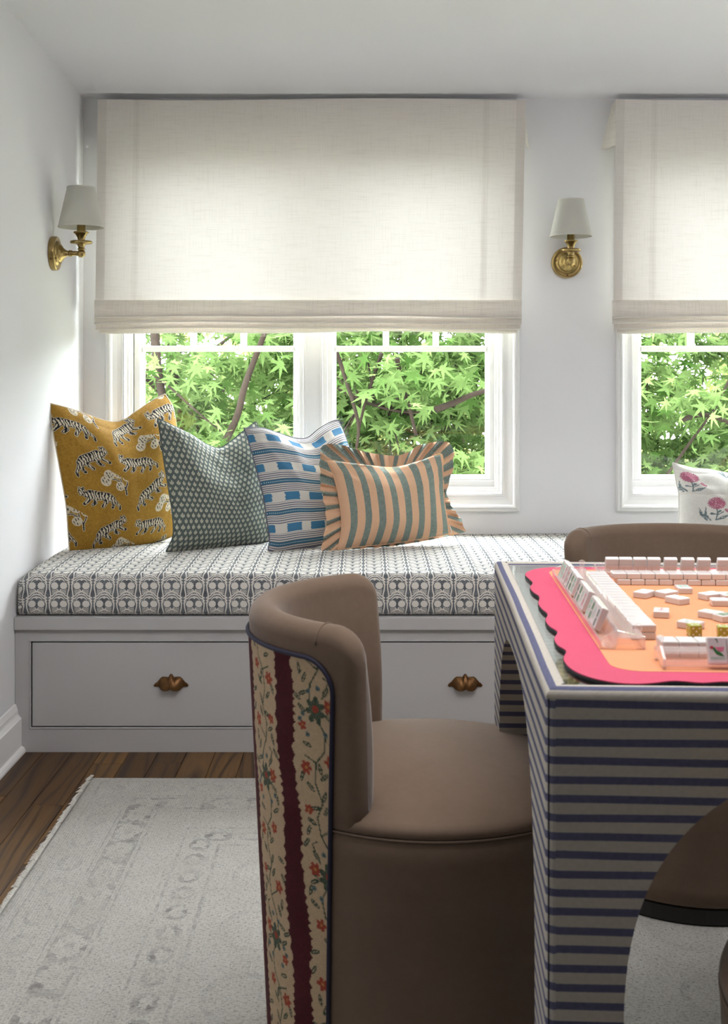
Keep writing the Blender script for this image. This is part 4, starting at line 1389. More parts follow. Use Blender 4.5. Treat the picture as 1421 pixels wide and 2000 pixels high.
def face_panel(place, leg, flip):
    us = cols(leg)
    nz_ = 16
    base = len(V)
    for layer, inset in ((0, 0.0), (1, PT)):
        for u in us:
            zl = zarch(u, leg) if -(hw - leg) < u < (hw - leg) else 0.0
            for k in range(nz_):
                z = zl + (ZT2 - 0.010 - zl) * k / (nz_ - 1)
                V.append(place(u, inset, z)); UV.append((u, z))
    n = len(us)
    for layer in (0, 1):
        o_ = base + layer * n * nz_
        for i in range(n - 1):
            for k in range(nz_ - 1):
                q = [o_ + i * nz_ + k, o_ + (i + 1) * nz_ + k, o_ + (i + 1) * nz_ + k + 1, o_ + i * nz_ + k + 1]
                Fs.append(q if layer == 0 else q[::-1])
    o1 = base + n * nz_
    for i in range(n - 1):      # reveal of the arch and soles
        Fs.append([base + i * nz_, o1 + i * nz_, o1 + (i + 1) * nz_, base + (i + 1) * nz_])
    # vertical jambs where the arch starts
    for i, u in enumerate(us[:-1]):
        z_a = V[base + i * nz_][2]; z_b = V[base + (i + 1) * nz_][2]
face_panel(lambda u, i, z: (u, -hw + i, z), 0.080, False)
face_panel(lambda u, i, z: (-u, hw - i, z), 0.080, False)
face_panel(lambda u, i, z: (-hw + i, -u, z), 0.125, False)
face_panel(lambda u, i, z: (hw - i, u, z), 0.125, False)
# rounded upright corners
for cx_, cy_, a0 in ((-1, -1, PI), (1, -1, 1.5 * PI), (1, 1, 0), (-1, 1, 0.5 * PI)):
    b = len(V)
    nz_ = 24
    for k in range(6):
        a = a0 + k / 5 * PI / 2
        for j in range(nz_):
            z = (ZT2 - 0.010) * j / (nz_ - 1)
            V.append((cx_ * (hw - 0.010) + 0.010 * math.cos(a), cy_ * (hw - 0.010) + 0.010 * math.sin(a), z)); UV.append((0.3 + k * 0.003, z))
    for k in range(5):
        for j in range(nz_ - 1):
            Fs.append([b + k * nz_ + j, b + (k + 1) * nz_ + j, b + (k + 1) * nz_ + j + 1, b + k * nz_ + j + 1])
mesh('upholstered_frame', V, Fs, M_tablefab, table, False, UV, local=True)
# rolled rim (mitred), UV.y keeps running over the top
rp_ = []
for k in range(7):
    a = k / 6 * PI / 2
    rp_.append((0.010 - 0.010 * math.cos(a), ZT2 - 0.010 + 0.010 * math.sin(a)))
rp_ += [(0.016, ZT2 + 0.0006), (0.0215, ZT2 - 0.0008), (0.0235, ZT2 - 0.0035), (0.0235, ZT2 - 0.008)]
V, UV, Fs = [], [], []
L = 0
nn = 24
corner = [(-1, -1), (1, -1), (1, 1), (-1, 1)]
for side in range(4):
    cA, cB = corner[side], corner[(side + 1) % 4]
    b = len(V); L = ZT2 - 0.010
    for k, (dd, z) in enumerate(rp_):
        if k: L += math.dist(rp_[k], rp_[k - 1])
        for j in range(nn):
            s = j / (nn - 1)
            xA, yA = cA[0] * (hw - dd), cA[1] * (hw - dd); xB, yB = cB[0] * (hw - dd), cB[1] * (hw - dd)
            x_, y_ = xA + (xB - xA) * s, yA + (yB - yA) * s
            V.append((x_, y_, z)); UV.append((s * TS + side, L))
    for k in range(len(rp_) - 1):
        for j in range(nn - 1):
            Fs.append([b + k * nn + j, b + k * nn + j + 1, b + (k + 1) * nn + j + 1, b + (k + 1) * nn + j])
mesh('rolled_rim', V, Fs, M_tablefab, table, True, UV, local=True)
# stitched corner seams
for cx_, cy_ in corner:
    o_ = (hw - 0.0028)
    mesh('corner_seam', *tube([(cx_ * o_, cy_ * o_, 0.003), (cx_ * o_, cy_ * o_, ZT2 - 0.008), (cx_ * (o_ - 0.004), cy_ * (o_ - 0.004), ZT2 - 0.002), (cx_ * (hw - 0.021), cy_ * (hw - 0.021), ZT2)], 0.0009, 5), M_navy, table, True, local=True)
GI = hw - 0.0232
mesh('fabric_top', *box(-GI, GI, -GI, GI, ZT2 - 0.045, ZT2 - 0.0085), M_tabletop, table, local=True)
mesh('glass_top', *box(-GI, GI, -GI, GI, ZT2 - 0.0075, ZT2 - 0.003), M_tglass, table, local=True)
TOPZ = TZ + 0.003 - 0.003 + 0.0005     # upper face of the glass, world
for cx_, cy_ in corner:
    mesh('cup_well', *join(lathe([(0.0, 0.0), (0.030, 0.0), (0.032, 0.0006), (0.035, 0.0006), (0.036, 0.0)], 48)), M_agate, table, True, local=True).location = (cx_ * (GI - 0.034), cy_ * (GI - 0.028), ZT2 - 0.0082)

def T(lx, ly, z=0.0):
    """table-local metres (from the near left corner) to world"""
    v = Vector((c0[0], c0[1], 0)) + ax * lx + ay * ly
    return (v.x, v.y, z)
def TL(px, py, z):
    """pixel on plane z to table-local metres"""
    w = Vector(PZ(px, py, z)) - Vector((c0[0], c0[1], 0))
    return (w.dot(ax), w.dot(ay))

# ------------------------------------------------------------------ mat
MT = TOPZ + 0.004
left_px = [(1160, 1107.5), (1110, 1107.5), (1069, 1108), (1045, 1111), (1028, 1117), (1025, 1123), (1033, 1131), (1039, 1138), (1034, 1147), (1040, 1156), (1052, 1165), (1050, 1178), (1057, 1189), (1068, 1199),
           (1064, 1211), (1072, 1223), (1087, 1234), (1081, 1247), (1088, 1260), (1104, 1271), (1099, 1286), (1109, 1302), (1130, 1315), (1152, 1323), (1177, 1329), (1210, 1334), (1245, 1335.5), (1280, 1333), (1312, 1329.5), (1340, 1331), (1370, 1333.5)]
pl = [TL(a, b, MT) for a, b in left_px]
MW = 0.79
xl = min(p[0] for p in pl)
near = []
x_ = pl[-1][0]
x_ += 0.02
while x_ < xl + MW - 0.06:
    near.append((x_, pl[-1][1] + 0.006 * math.sin((x_ - pl[-1][0]) * 2 * PI / 0.10)))
    x_ += 0.0125
far_y = pl[0][1]
right = [(xl + MW - 0.02 - 0.008 * math.cos(k * 1.3), pl[-1][1] + 0.03 + (far_y - pl[-1][1] - 0.06) * k / 30) for k in range(31)]
poly = pl + near + right + [(xl + MW - 0.06, far_y)]
poly = catmull(poly + [poly[0]], 420)[:-1]
gm = thing('game_mat', T(0.43, 0.43, TOPZ), PHI, 'pink scalloped game mat with a peach centre lying on the table', 'mat')
wp = [T(a, b)[:2] for a, b in poly]
cen = np.array(wp).mean(0)
mesh('rubber_backing', *prism(wp, TOPZ, MT - 0.0012), M_rubber, gm)
wp2 = [tuple(np.array(p) + (cen - np.array(p)) / np.linalg.norm(cen - np.array(p)) * 0.0008) for p in wp]
mesh('pink_border', *prism(wp2, MT - 0.0012, MT), M_pink, gm)
# peach field with rounded corners
cA = TL(1170, 1268, MT)[0] + 0.006; cB = TL(1230, 1311.5, MT)[1]
fx0, fy0, fx1, fy1 = cA - 0.006, cB, xl + MW - 0.075, far_y - 0.030
rc = 0.035
pp = []
for (qx, qy, a0) in ((fx0 + rc, fy0 + rc, PI), (fx1 - rc, fy0 + rc, 1.5 * PI), (fx1 - rc, fy1 - rc, 0), (fx0 + rc, fy1 - rc, .5 * PI)):
    for k in range(9):
        a = a0 + k / 8 * PI / 2
        pp.append(T(qx + rc * math.cos(a), qy + rc * math.sin(a))[:2])
mesh('peach_field', *prism(pp, MT, MT + 0.0003), M_peach, gm)
MT += 0.0003

# ------------------------------------------------------------------ mahjong tiles
tw, tl_, tt = 0.0211, 0.0300, 0.0094
bm = bmesh.new(); bmesh.ops.create_cube(bm, size=1)
for v in bm.verts: v.co = Vector((v.co.x * tw, v.co.y * tl_, (v.co.z + .5) * tt))
bmesh.ops.bevel(bm, geom=bm.edges[:], offset=0.0017, segments=3, profile=0.5, affect='EDGES')
tile_me = bpy.data.meshes.new('tile'); bm.to_mesh(tile_me); bm.free()
tile_me.polygons.foreach_set('use_smooth', [False] * len(tile_me.polygons))
tile_me.materials.append(M_tile)
TM = PHI
def rotm(rx=0, ry=0, rz=0):
    return Matrix.Rotation(rz, 3, 'Z') @ Matrix.Rotation(ry, 3, 'Y') @ Matrix.Rotation(rx, 3, 'X')
marks = {}
ORD = ['first', 'second', 'third', 'fourth', 'fifth', 'sixth', 'seventh', 'eighth', 'ninth', 'tenth', 'eleventh', 'twelfth', 'thirteenth', 'fourteenth', 'fifteenth', 'sixteenth', 'seventeenth', 'eighteenth', 'nineteenth']
def disc(cx, cy, r, z, n=10): return ([(cx + r * math.cos(2 * PI * k / n), cy + r * math.sin(2 * PI * k / n), z) for k in range(n)], [list(range(n))])
def quad(x0, y0, x1, y1, w, z):
    dx, dy = x1 - x0, y1 - y0; l = math.hypot(dx, dy); nx_, ny_ = -dy / l * w / 2, dx / l * w / 2
    return ([(x0 + nx_, y0 + ny_, z), (x0 - nx_, y0 - ny_, z), (x1 - nx_, y1 - ny_, z), (x1 + nx_, y1 + ny_, z)], [[0, 1, 2, 3]])
def mk(name, parts, m):
    v, f = join(*parts)
    me = bpy.data.meshes.new(name); me.from_pydata(v.tolist(), [], f); me.materials.append(m)
    return me
zt_ = tt + 0.00012
marks['bam'] = [('bamboo_marks', mk('bamboo_marks', [quad(x_, y_ - .0048, x_, y_ + .0048, .0032, zt_) for x_ in (-.005, 0, .005) for y_ in (-.0065, .0055)], M_ig)), ('number_mark', mk('number_mark', [quad(-.006, .0115, -.006, .0135, .001, zt_)], M_idk))]
marks['bam2'] = [('bamboo_marks', mk('bamboo_marks', [quad(0, y_ - .005, 0, y_ + .005, .007, zt_) for y_ in (-.007, .005)], M_idk))]
marks['dot'] = [('dot_marks', mk('dot_marks', [disc(x_, y_, .0027, zt_) for x_ in (-.0045, .0045) for y_ in (-.008, 0, .008)], M_it)), ('centre_dot', mk('centre_dot', [disc(0, 0, .0016, zt_)], M_ir))]
marks['crak'] = [('red_strokes', mk('red_strokes', [quad(-.005, .006, .005, .007, .0015, zt_), quad(0, .010, 0, -.002, .0015, zt_), quad(-.004, -.002, .005, -.009, .0014, zt_), quad(.004, -.001, -.005, -.009, .0014, zt_)], M_ir))]
marks['ring'] = [('ring_marks', mk('ring_marks', [quad(.006 * math.cos(a), .006 * math.sin(a), .006 * math.cos(a + .5), .006 * math.sin(a + .5), .0012, zt_) for a in np.arange(0, 6.2, .5)], M_it))]
marks['back'] = [('back_stroke', mk('back_stroke', [quad(-.0035, -.001, .0010, -.0085, .0007, zt_)], M_ir))]
marks[None] = []
def tile(pos, M3, label, kind=None, group=None):
    o = bpy.data.objects.new('mahjong_tile', tile_me)
    o.matrix_world = Matrix.Translation(pos) @ M3.to_4x4()
    COL.objects.link(o)
    tag(o, label, 'game tile', group)
    for nm, me in marks[kind]:
        c = bpy.data.objects.new(nm, me); c.parent = o; COL.objects.link(c)
    return o

# left wall of tiles (two layers, nineteen long), long sides across
lw_x0 = TL(1233.5, 1250, MT)[0]
lw_y0 = TL(1262, 1250, MT)[1]
pitch = tw + 0.0006
for lay in (0, 1):
    for k in range(19):
        j = R.uniform(-0.0004, 0.0004)
        tile(T(lw_x0 + tl_ / 2 + j, lw_y0 + tw / 2 + k * pitch, MT + lay * tt), rotm(0, 0, PHI + PI / 2 + R.uniform(-.01, .01)),
             'white tile, %s layer of wall beside left rack, %s from its near end' % ('upper' if lay else 'lower', ORD[k]), None, 'left wall of tiles, %s layer' % ('upper' if lay else 'lower'))
# back wall of tiles
bw = TL(1197, 1143, MT)
for lay in (0, 1):
    for k in range(9):
        j = R.uniform(-0.0003, 0.0003)
        tile(T(bw[0] + tw / 2 + k * pitch + (0.006 if lay == 0 else 0), bw[1] + tl_ / 2 + j, MT + lay * tt), rotm(0, 0, PHI + R.uniform(-.008, .008)),
             'white tile, %s layer of wall along far rack, %s from its left end' % ('upper' if lay else 'lower', ORD[k]), None, 'far wall of tiles, %s layer' % ('upper' if lay else 'lower'))
# near wall of tiles behind the front rack
fw = TL(1290, 1253, MT + 2 * tt)
for lay in (0, 1):
    for k in range(5):
        tile(T(fw[0] + tw / 2 + k * pitch, fw[1] + tl_ / 2, MT + lay * tt), rotm(0, 0, PHI + R.uniform(-.008, .008)),
             'white tile, %s layer of wall behind front rack, %s from its left end' % ('upper' if lay else 'lower', ORD[k]), None, 'near wall of tiles, %s layer' % ('upper' if lay else 'lower'))

# ---- clear racks.  local: x along the rack, player side = -y
LEAN = math.radians(22)
def rack(origin, rz, L, label):
    t = thing('tile_rack', origin, rz, label, 'rack', 'clear acrylic tile racks')
    # angled channel: floor sloping back, back rest, front lip
    prof = [(0.000, 0.0105), (0.0025, 0.0105), (0.0040, 0.0030), (0.0150, 0.0010), (0.0230, 0.0200), (0.0255, 0.0205), (0.0180, 0.0), (0.0010, 0.0)]
    def ext(pr, x0, x1):
        n = len(pr)
        V = [(x0, a, b) for a, b in pr] + [(x1, a, b) for a, b in pr]
        return np.array(V), [list(range(n)), list(range(n, 2 * n))[::-1]] + [[i, n + i, n + (i + 1) % n, (i + 1) % n] for i in range(n)]
    mesh('tile_channel', *ext(prof, 0, L), M_acryl, t, local=True)
    mesh('shelf_plate', *box(0.0, L, 0.0235, 0.054, 0.0125, 0.0150, 0.0006, 1), M_acryl, t, local=True)
    mesh('pusher_wall', *box(0.0, L, 0.0515, 0.054, 0.0, 0.0150, 0.0006, 1), M_acryl, t, local=True)
    for x0 in (0.0, L - 0.003):
        mesh('end_cheek', *ext([(0.000, 0.012), (0.020, 0.0225), (0.054, 0.0150), (0.054, 0.0), (0.044, 0.0), (0.040, 0.006), (0.022, 0.006), (0.018, 0.0), (0.0, 0.0)], x0, x0 + 0.003), M_acryl, t, local=True)
        mesh('peg', *lathe([(0.0, 0.015), (0.0035, 0.015), (0.0035, 0.021), (0.0045, 0.023), (0.0045, 0.027), (0.0025, 0.029), (0, 0.029)], 16, 'z', (x0 + 0.006 if x0 < 0.1 else x0 - 0.004, 0.047, 0)), M_acryl, t, True, local=True)
    return t
def rack_tile(origin, rz, x, label, kind, group=None, face=-1):
    """tile leaning in the channel: printed face towards the player (-y)"""
    Rz = Matrix.Rotation(rz, 3, 'Z')
    base = Vector(origin) + Rz @ Vector((x, 0.0050, 0.0060))
    # tile local: y long axis -> up, z (face) -> towards -y ; tilt back
    M = Rz @ Matrix.Rotation(-LEAN, 3, 'X') @ Matrix.Rotation(PI / 2, 3, 'X')
    up = M @ Vector((0, 1, 0)); nf = M @ Vector((0, 0, 1))
    pos = base + up * (tl_ / 2) - nf * (tt - 0.0005) + Vector((0, 0, 0.0))
    if face == 1:      # back face carries the mark
        M2 = M @ Matrix.Rotation(PI, 3, 'Y')
        return tile(pos + nf * tt, M2, label, kind, group)
    return tile(pos, M, label, kind, group)

# left rack: player on the left, running into depth.  rack x axis = -depth so that -y = -X
nl = TL(1174, 1268, MT)
Lr = 0.515
rz_l = PHI - PI / 2
org_l = T(nl[0] - 0.002, nl[1] + Lr, MT)
rack(org_l, rz_l, Lr, 'clear acrylic tile rack along the left side of the mat')
seq = [('dot', 0), ('dot', 0), ('crak', 0), ('crak', .012), ('bam2', 0), ('bam', 0), ('dot', 0), ('bam2', .026), ('bam', 0), ('ring', 0), ('crak', 0), ('dot', .030), ('bam', 0), ('ring', 0), ('bam2', 0)]
xx = 0.030
desc = {'dot': 'dotted', 'crak': 'red marked', 'bam': 'six-bar green', 'bam2': 'two-bar dark green', 'ring': 'mint ringed'}
ordn = ['farthest', 'second farthest', 'third farthest', 'fourth farthest', 'fifth farthest', 'sixth farthest', 'seventh farthest', 'middle', 'seventh nearest', 'sixth nearest', 'fifth nearest', 'fourth nearest', 'third nearest', 'second nearest', 'nearest']
for i, (k, g) in enumerate(seq):
    xx += g
    rack_tile(org_l, rz_l, xx + tw / 2, '%s game tile leaning in the left rack, %s in it' % (desc[k], ordn[i]), k)
    xx += tw + 0.0012
# far rack: player behind, seen from its back
fr_ = TL(1183, 1105, MT + 0.02)
Lf = 0.56
org_f = T(bw[0] - 0.020 + Lf, bw[1] + tl_ + 0.060, MT)
rz_f = PHI + PI
rack(org_f, rz_f, Lf, 'clear acrylic tile rack on the far side of the mat')
spots = [1196.5, 1223, 1250.5, 1278, 1310.5, 1343.5, 1375, 1413.5]
nm = ['leftmost', 'second', 'third', 'fourth', 'fifth', 'sixth', 'seventh', 'eighth']
Rf = Matrix.Rotation(rz_f, 3, 'Z')
for i, px in enumerate(spots):
    lx = TL(px, 735 + (H - MT - 0.018) * F / (org_f[1] - 0.005), MT + 0.018)[0]
    xr = (bw[0] - 0.020 + Lf) - lx
    rack_tile(org_f, rz_f, xr, 'white backed tile standing in the far rack, %s from its left end' % nm[i], 'back', None, face=1)
# front rack: player towards the camera
nf_ = TL(1291, 1300, MT)
org_n = T(nf_[0] - 0.002, fw[1] - 0.058, MT)
rack(org_n, PHI, 0.56, 'clear acrylic tile rack along the front of the mat')
# bird tiles
bird = [('bird_body', mk('bird_body', [([(-.006, .0035, zt_), (-.0035, .0035, zt_), (-.001, .0, zt_), (.004, -.003, zt_), (.0068, -.0065, zt_), (.003, -.0062, zt_), (-.0015, -.0045, zt_), (-.0042, -.0005, zt_)], [list(range(8))])], M_ig)),
        ('bird_wing', mk('bird_wing', [([(-.003, .0035, zt_ + .0001), (.0075, .0038, zt_ + .0001), (.0058, -.001, zt_ + .0001), (.001, -.0008, zt_ + .0001)], [[0, 1, 2, 3]])], M_ip)),
        ('bird_head', mk('bird_head', [disc(-.0062, .0032, .0017, zt_ + .0001), quad(-.009, .0028, -.006, .0032, .0008, zt_)], M_ir)),
        ('number_one', mk('number_one', [quad(-.0005, .0128, .0005, .0085, .0010, zt_), quad(-.0020, .0118, -.0003, .0128, .0008, zt_)], M_idk)),
        ('green_lettering', mk('green_lettering', [quad(-.008, -.0095, .007, -.0095, .0003, zt_)] + [quad(-.0078 + .0013 * k, -.0085, -.0072 + .0013 * k, -.0075, .0006, zt_) for k in range(12)], M_it))]
marks['bird'] = bird
r0 = (TL(1394, 1290, MT + 0.005)[0]) - (nf_[0] - 0.002)
for i, s_ in enumerate(('left', 'right')):
    rack_tile(org_n, PHI, r0 + i * (tw + 0.0004), 'tile with the figure 1 and a bird in the front rack, %s one' % s_, 'bird', None)

# loose tiles on the peach field
loose = [((1257, 1160), -38, 'ring', 'loose tile farthest left in the scatter, mint ring facing up'),
         ((1301, 1160), -52, 'ring', 'loose tile second from left in the back of the scatter'),
         ((1334, 1151), 2, 'dot', 'small looking loose tile farthest back, squarely turned'),
         ((1322, 1172), 35, 'ring', 'loose tile in front of the two rear ones, turned clockwise'),
         ((1291, 1197), -12, 'crak', 'loose tile alone on the peach field nearest the left wall'),
         ((1386, 1164), -60, 'ring', 'loose tile beside the right edge at the back'),
         ((1419, 1165), 10, 'dot', 'loose tile cut by the right edge at the back'),
         ((1388, 1200), 48, 'ring', 'loose tile touching its neighbour in front of the long one'),
         ((1418, 1206), -65, 'bam', 'loose tile cut by the right edge in the middle'),
         ((1348, 1220), 52, 'ring', 'loose tile directly behind the left olive dice')]
for (px, py), a, k, lb in loose:
    lx, ly = TL(px, py, MT + tt * 0.5)
    tile(T(lx, ly, MT), rotm(0, 0, PHI + math.radians(a)), lb, k)
lx, ly = TL(1403, 1183, MT)
tile(T(lx + 0.004, ly + .002, MT), rotm(0, 0, PHI + PI / 2 - 0.05), 'loose blank backed tile lying lengthwise near the right edge', None)

# dice
ds = 0.0155
bm = bmesh.new(); bmesh.ops.create_cube(bm, size=ds); bmesh.ops.bevel(bm, geom=bm.edges[:], offset=0.0015, segments=3, profile=0.5, affect='EDGES')
die_me = bpy.data.meshes.new('dice'); bm.to_mesh(die_me); bm.free(); die_me.materials.append(M_die)
def pips(face_pts, n_):
    P_ = []
    for (a, b) in face_pts:
        c_, f_ = disc(a, b, 0.0013, ds / 2 + 0.0001)
        P_.append((np.array(c_) @ np.array(n_).T, f_))
    return P_
q4 = [(-.004, -.004), (.004, -.004), (-.004, .004), (.004, .004)]
Rx = np.array(Matrix.Rotation(PI / 2, 3, 'X')); Ry = np.array(Matrix.Rotation(PI / 2, 3, 'Y')); Ry2 = np.array(Matrix.Rotation(-PI / 2, 3, 'Y')); I3 = np.eye(3)
pip_me = mk('pips', pips(q4 + [(0, 0)], Rx) + pips(q4, I3) + pips([(-.004, -.004), (0, 0), (.004, .004)], Ry) + pips(q4, Ry2), M_pip)
for (px, py), a, lb in (((1355, 1231), 8, 'olive green dice with white pips touching the tile behind it'), ((1412, 1234), -6, 'olive green dice with white pips at the right edge')):
    lx, ly = TL(px, py, MT + ds / 2)
    o = bpy.data.objects.new('dice', die_me); o.location = T(lx, ly, MT + ds / 2); o.rotation_euler = (0, 0, PHI + math.radians(a)); COL.objects.link(o)
    tag(o, lb, 'dice', 'olive dice')
    c = bpy.data.objects.new('pips', pip_me); c.parent = o; COL.objects.link(c)

# ------------------------------------------------------------------ garden beyond the glass
def f_leaf(c0, c1):
    def fn():
        oi = N.t.nodes.new('ShaderNodeNewGeometry')
        rnd = N(oi.outputs['Random Per Island'])
        ob = N.t.nodes.new('ShaderNodeObjectInfo')
        r2 = nfr(rnd + N(ob.outputs['Random']))
        c = mix(r2, c0, c1)
        return c, mix(r2, tuple(x * 1.3 for x in c0), tuple(x * 1.3 for x in c1))
    return fn
M_leafA = two_sided_cloth('maple_leaf', f_leaf((0.014, 0.032, 0.006), (0.090, 0.135, 0.045)), 0.45)
M_leafB = two_sided_cloth('yellow_green_leaf', f_leaf((0.04, 0.065, 0.017), (0.16, 0.16, 0.06)), 0.45)
M_bark = mat('grey_bark', None, 0.9, fn=lambda: dict(color=mix(noise(scaled(coords(), 1, 1, 0.2), 60, 4, 0.7), (0.004, 0.003, 0.0022), (0.018, 0.012, 0.008)), bump=noise(coords(), 80, 4)), bstr=0.6, bdist=0.004, spec=0.08)
M_lawn = mat('lawn', None, 0.95, fn=lambda: dict(color=mix(noise(coords(), 1.5, 5, 0.7), (0.10, 0.13, 0.05), (0.30, 0.29, 0.22))))
gr = mesh('ground', [(-40, D + 0.3, -3.0), (40, D + 0.3, -3.0), (40, 70, -3.0), (-40, 70, -3.0)], [[0, 1, 2, 3]], M_lawn)
tag(gr, 'garden lawn below the window', 'ground', None, 'structure')

# a lobed maple leaf, about 1 unit across, tip towards -z, slightly cupped
def leaf_shape():
    tips = [(-90, 1.0), (-38, 0.92), (10, 0.70), (52, 0.36), (128, 0.36), (170, 0.70), (218, 0.92)]
    pts = []
    for i, (a, r) in enumerate(tips):
        a2, r2 = tips[(i + 1) % len(tips)]
        if i == len(tips) - 1: a2 += 360
        pts.append((a - 12, r * 0.50)); pts.append((a, r)); pts.append((a + 12, r * 0.50))
        mid = (a + (a2 if a2 > a else a2 + 360)) / 2
        pts.append((mid, 0.24))
    V = [(0, 0, 0)]
    for a, r in pts:
        t = math.radians(a)
        V.append((r * math.cos(t), -0.10 * r, r * math.sin(t)))
    Fs = [[0, 1 + i, 1 + (i + 1) % len(pts)] for i in range(len(pts))]
    return np.array(V), Fs
LV, LF = leaf_shape()
LF = np.array(LF)
leaf_mes = []
for m_ in (M_leafA, M_leafB):
    me = bpy.data.meshes.new('leaf'); me.from_pydata(LV.tolist(), [], LF.tolist()); me.materials.append(m_); leaf_mes.append(me)

rs = np.random.RandomState(5)
def rand_rots(n, spread=0.75):
    out = np.empty((n, 3, 3))
    ax_ = rs.normal(0, spread, n); az_ = rs.normal(0, 0.9, n); ay_ = rs.normal(0, 0.6, n)
    ax_ -= 0.35
    ca, sa = np.cos(ax_), np.sin(ax_); cb, sb = np.cos(ay_), np.sin(ay_); cc, sc = np.cos(az_), np.sin(az_)
    Z = np.zeros(n); O = np.ones(n)
    Rx_ = np.stack([O, Z, Z, Z, ca, -sa, Z, sa, ca], 1).reshape(n, 3, 3)
    Ry_ = np.stack([cb, Z, sb, Z, O, Z, -sb, Z, cb], 1).reshape(n, 3, 3)
    Rz_ = np.stack([cc, -sc, Z, sc, cc, Z, Z, Z, O], 1).reshape(n, 3, 3)
    return Rz_ @ Rx_ @ Ry_
def tree(name, label, base, crown, rad, nclump, per, size, mi, nbig, group='trees outside the windows', bark=True, trunk_r=0.06):
    """crown: centre; rad: (rx, ry, rz)"""
    bx_, by_ = base
    t = thing(name, (bx_, by_, -3.0), label=label, cat='tree', group=group)
    c = np.array(crown); r = np.array(rad)
    # main trunk and limbs
    top = Vector((c[0] + rs.uniform(-.2, .2), c[1], c[2] + r[2] * 0.7))
    tr = [Vector((bx_, by_, -3.0)), Vector((bx_ + .05, by_, -1.4)), Vector((bx_ * .6 + c[0] * .4, by_, c[2] - r[2] * 1.0)), Vector((c[0], c[1], c[2])), top]
    trp = [Vector(p) for p in catmull([tuple(p) for p in tr], 16)]
    mesh('trunk', *tube(trp, list(np.linspace(trunk_r, trunk_r * 0.35, 16)), 9), M_bark, t, True)
    limbs = []
    for k in range(7):
        s = rs.randint(7, 14)
        a = rs.uniform(0, 2 * PI)
        d = Vector((math.cos(a) * r[0], math.sin(a) * r[1] * 0.8, rs.uniform(-.2, .6) * r[2])) * rs.uniform(.5, .9)
        p0 = trp[s]; p3 = p0 + d
        mid = p0 + d * 0.5 + Vector((rs.uniform(-.1, .1), 0, rs.uniform(-.05, .2)))
        L_ = [Vector(p) for p in catmull([tuple(p0), tuple(mid), tuple(p3)], 9)]
        limbs += L_
        mesh('branch', *tube(L_, list(np.linspace(trunk_r * 0.38, 0.006, 9)), 6), M_bark, t, True)
    # sprays of leaves with twigs
    LB = np.array([tuple(p) for p in limbs + trp[8:]])
    P_, S_ = [], []
    tw_parts = []
    for k in range(nclump):
        while True:
            q = rs.uniform(-1, 1, 3)
            if q @ q < 1: break
        cc_ = c + q * r
        nn_ = LB[np.argmin(((LB - cc_) ** 2).sum(1))]
        if k % 2 == 0:
            m_ = (cc_ + nn_) / 2 + rs.uniform(-.05, .05, 3)
            tw_parts.append(tube([nn_, m_, cc_], [0.006, 0.004, 0.0015], 4, cap=False))
        pc = cc_ + rs.normal(0, 1, (per, 3)) * np.array([.17, .12, .07]) * (size / 0.1) ** 0.5
        P_.append(pc)
    P_ = np.vstack(P_)
    n = len(P_)
    S_ = size * rs.uniform(0.65, 1.25, n)
    Rm = rand_rots(n)
    if tw_parts:
        tg = mesh('twigs', *join(*tw_parts), M_bark, t)
        tg['kind'] = 'stuff'
    order = np.argsort(P_[:, 1])          # nearest to the house first
    big = order[:nbig]
    rest = order[nbig:]
    V = (np.einsum('nij,kj->nki', Rm[rest], LV) * S_[rest][:, None, None] + P_[rest][:, None, :]).reshape(-1, 3)
    kf = len(LV)
    Fx = (LF[None] + (np.arange(len(rest)) * kf)[:, None, None]).reshape(-1, 3)
    fo = mesh('foliage', V, Fx.tolist(), (M_leafA, M_leafB)[mi], t)
    fo['kind'] = 'stuff'
    for i in big:
        o = bpy.data.objects.new('leaf', leaf_mes[mi])
        o.parent = t
        M4 = Matrix.Translation(Vector(P_[i]) - t.location) @ Matrix(Rm[i].tolist()).to_4x4() @ Matrix.Scale(S_[i], 4)
        o.matrix_local = M4
        COL.objects.link(o)
tree('maple_tree', 'green maple with star shaped leaves outside the left window panes', (-1.0, 7.4), (-1.05, 6.9, 0.85), (1.25, 0.8, 0.95), 175, 42, 0.068, 0, 280)
tree('maple_tree', 'green maple with drooping pale leaves outside the middle panes', (0.5, 7.2), (0.45, 6.6, 0.85), (1.15, 0.8, 0.95), 175, 42, 0.075, 0, 280)
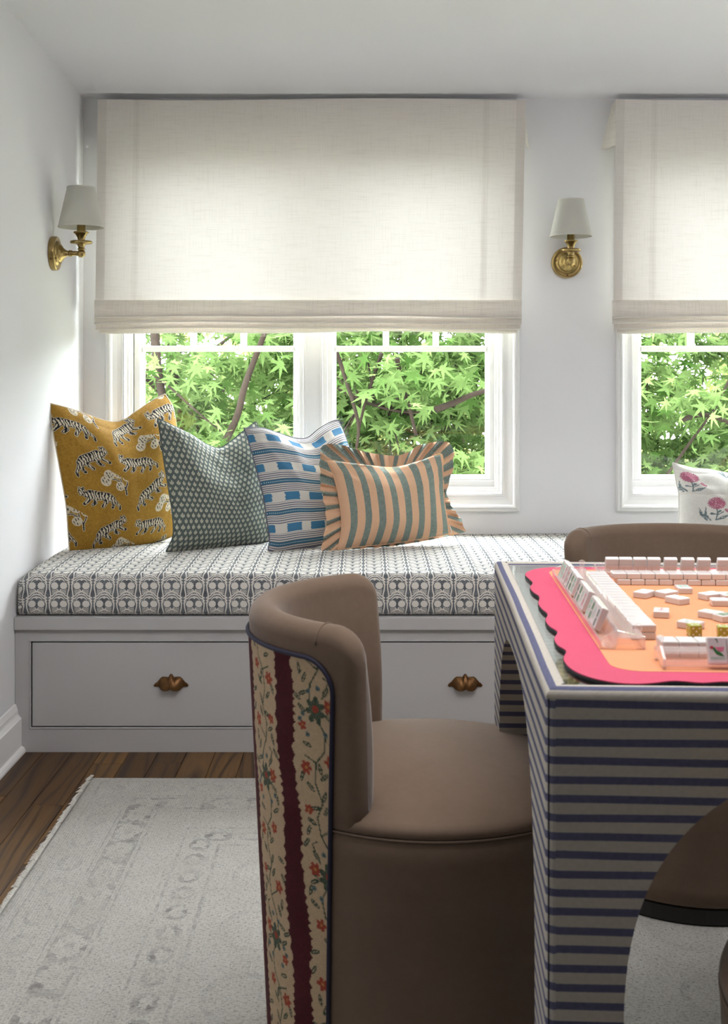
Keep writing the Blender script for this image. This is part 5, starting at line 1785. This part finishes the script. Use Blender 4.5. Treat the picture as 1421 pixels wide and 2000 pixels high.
tree('maple_tree', 'green maple seen through the right hand window', (2.5, 7.2), (2.35, 6.5, 0.85), (1.3, 0.8, 0.95), 190, 42, 0.077, 0, 280)
tree('garden_tree', 'yellow green tree farther back behind the left panes', (-2.2, 12.5), (-1.8, 12.0, 0.4), (2.2, 1.0, 1.9), 95, 24, 0.15, 1, 0, trunk_r=0.1)
tree('garden_tree', 'yellow green tree farther back behind the middle panes', (1.0, 12.5), (1.0, 12.2, 0.4), (1.9, 1.0, 1.9), 90, 24, 0.15, 1, 0, trunk_r=0.1)
tree('garden_tree', 'yellow green tree farther back behind the right hand window', (4.4, 12.5), (4.2, 12.2, 0.4), (2.0, 1.0, 1.9), 90, 24, 0.15, 1, 0, trunk_r=0.1)
for tn, Yb, pts, w in (('maple_tree', 6.05, [(430, 880), (452, 838), (467, 800), (476, 760), (492, 715), (520, 640), (540, 560)], 0.020),
                       ('maple_tree', 6.2, [(285, 720), (330, 755), (380, 800), (440, 850)], 0.007),
                       ('maple_tree', 6.3, [(300, 600), (303, 660), (308, 720), (322, 800), (345, 900)], 0.028),
                       ('maple_tree.001', 5.95, [(640, 640), (668, 720), (690, 790), (700, 840), (690, 905)], 0.012),
                       ('maple_tree.001', 6.0, [(745, 690), (728, 740), (712, 790), (700, 840)], 0.010),
                       ('maple_tree.001', 6.1, [(640, 745), (690, 775), (760, 800), (830, 805), (900, 790)], 0.008),
                       ('maple_tree.001', 5.9, [(775, 700), (785, 750), (800, 800), (812, 850)], 0.013),
                       ('maple_tree.001', 5.85, [(850, 800), (890, 785), (925, 770), (980, 755)], 0.017),
                       ('maple_tree.002', 5.9, [(1330, 820), (1370, 810), (1410, 820), (1460, 850)], 0.014),
                       ('maple_tree.002', 5.9, [(1300, 930), (1350, 860), (1400, 790), (1440, 700)], 0.008)):
    q = [P(a, b, Yb + 0.05 * math.sin(i * 2)) for i, (a, b) in enumerate(pts)]
    q = [Vector(p) for p in catmull(q, 24)]
    mesh('branch', *tube(q, list(np.linspace(w, w * 0.6, 24)), 7), M_bark, bpy.data.objects[tn], True)
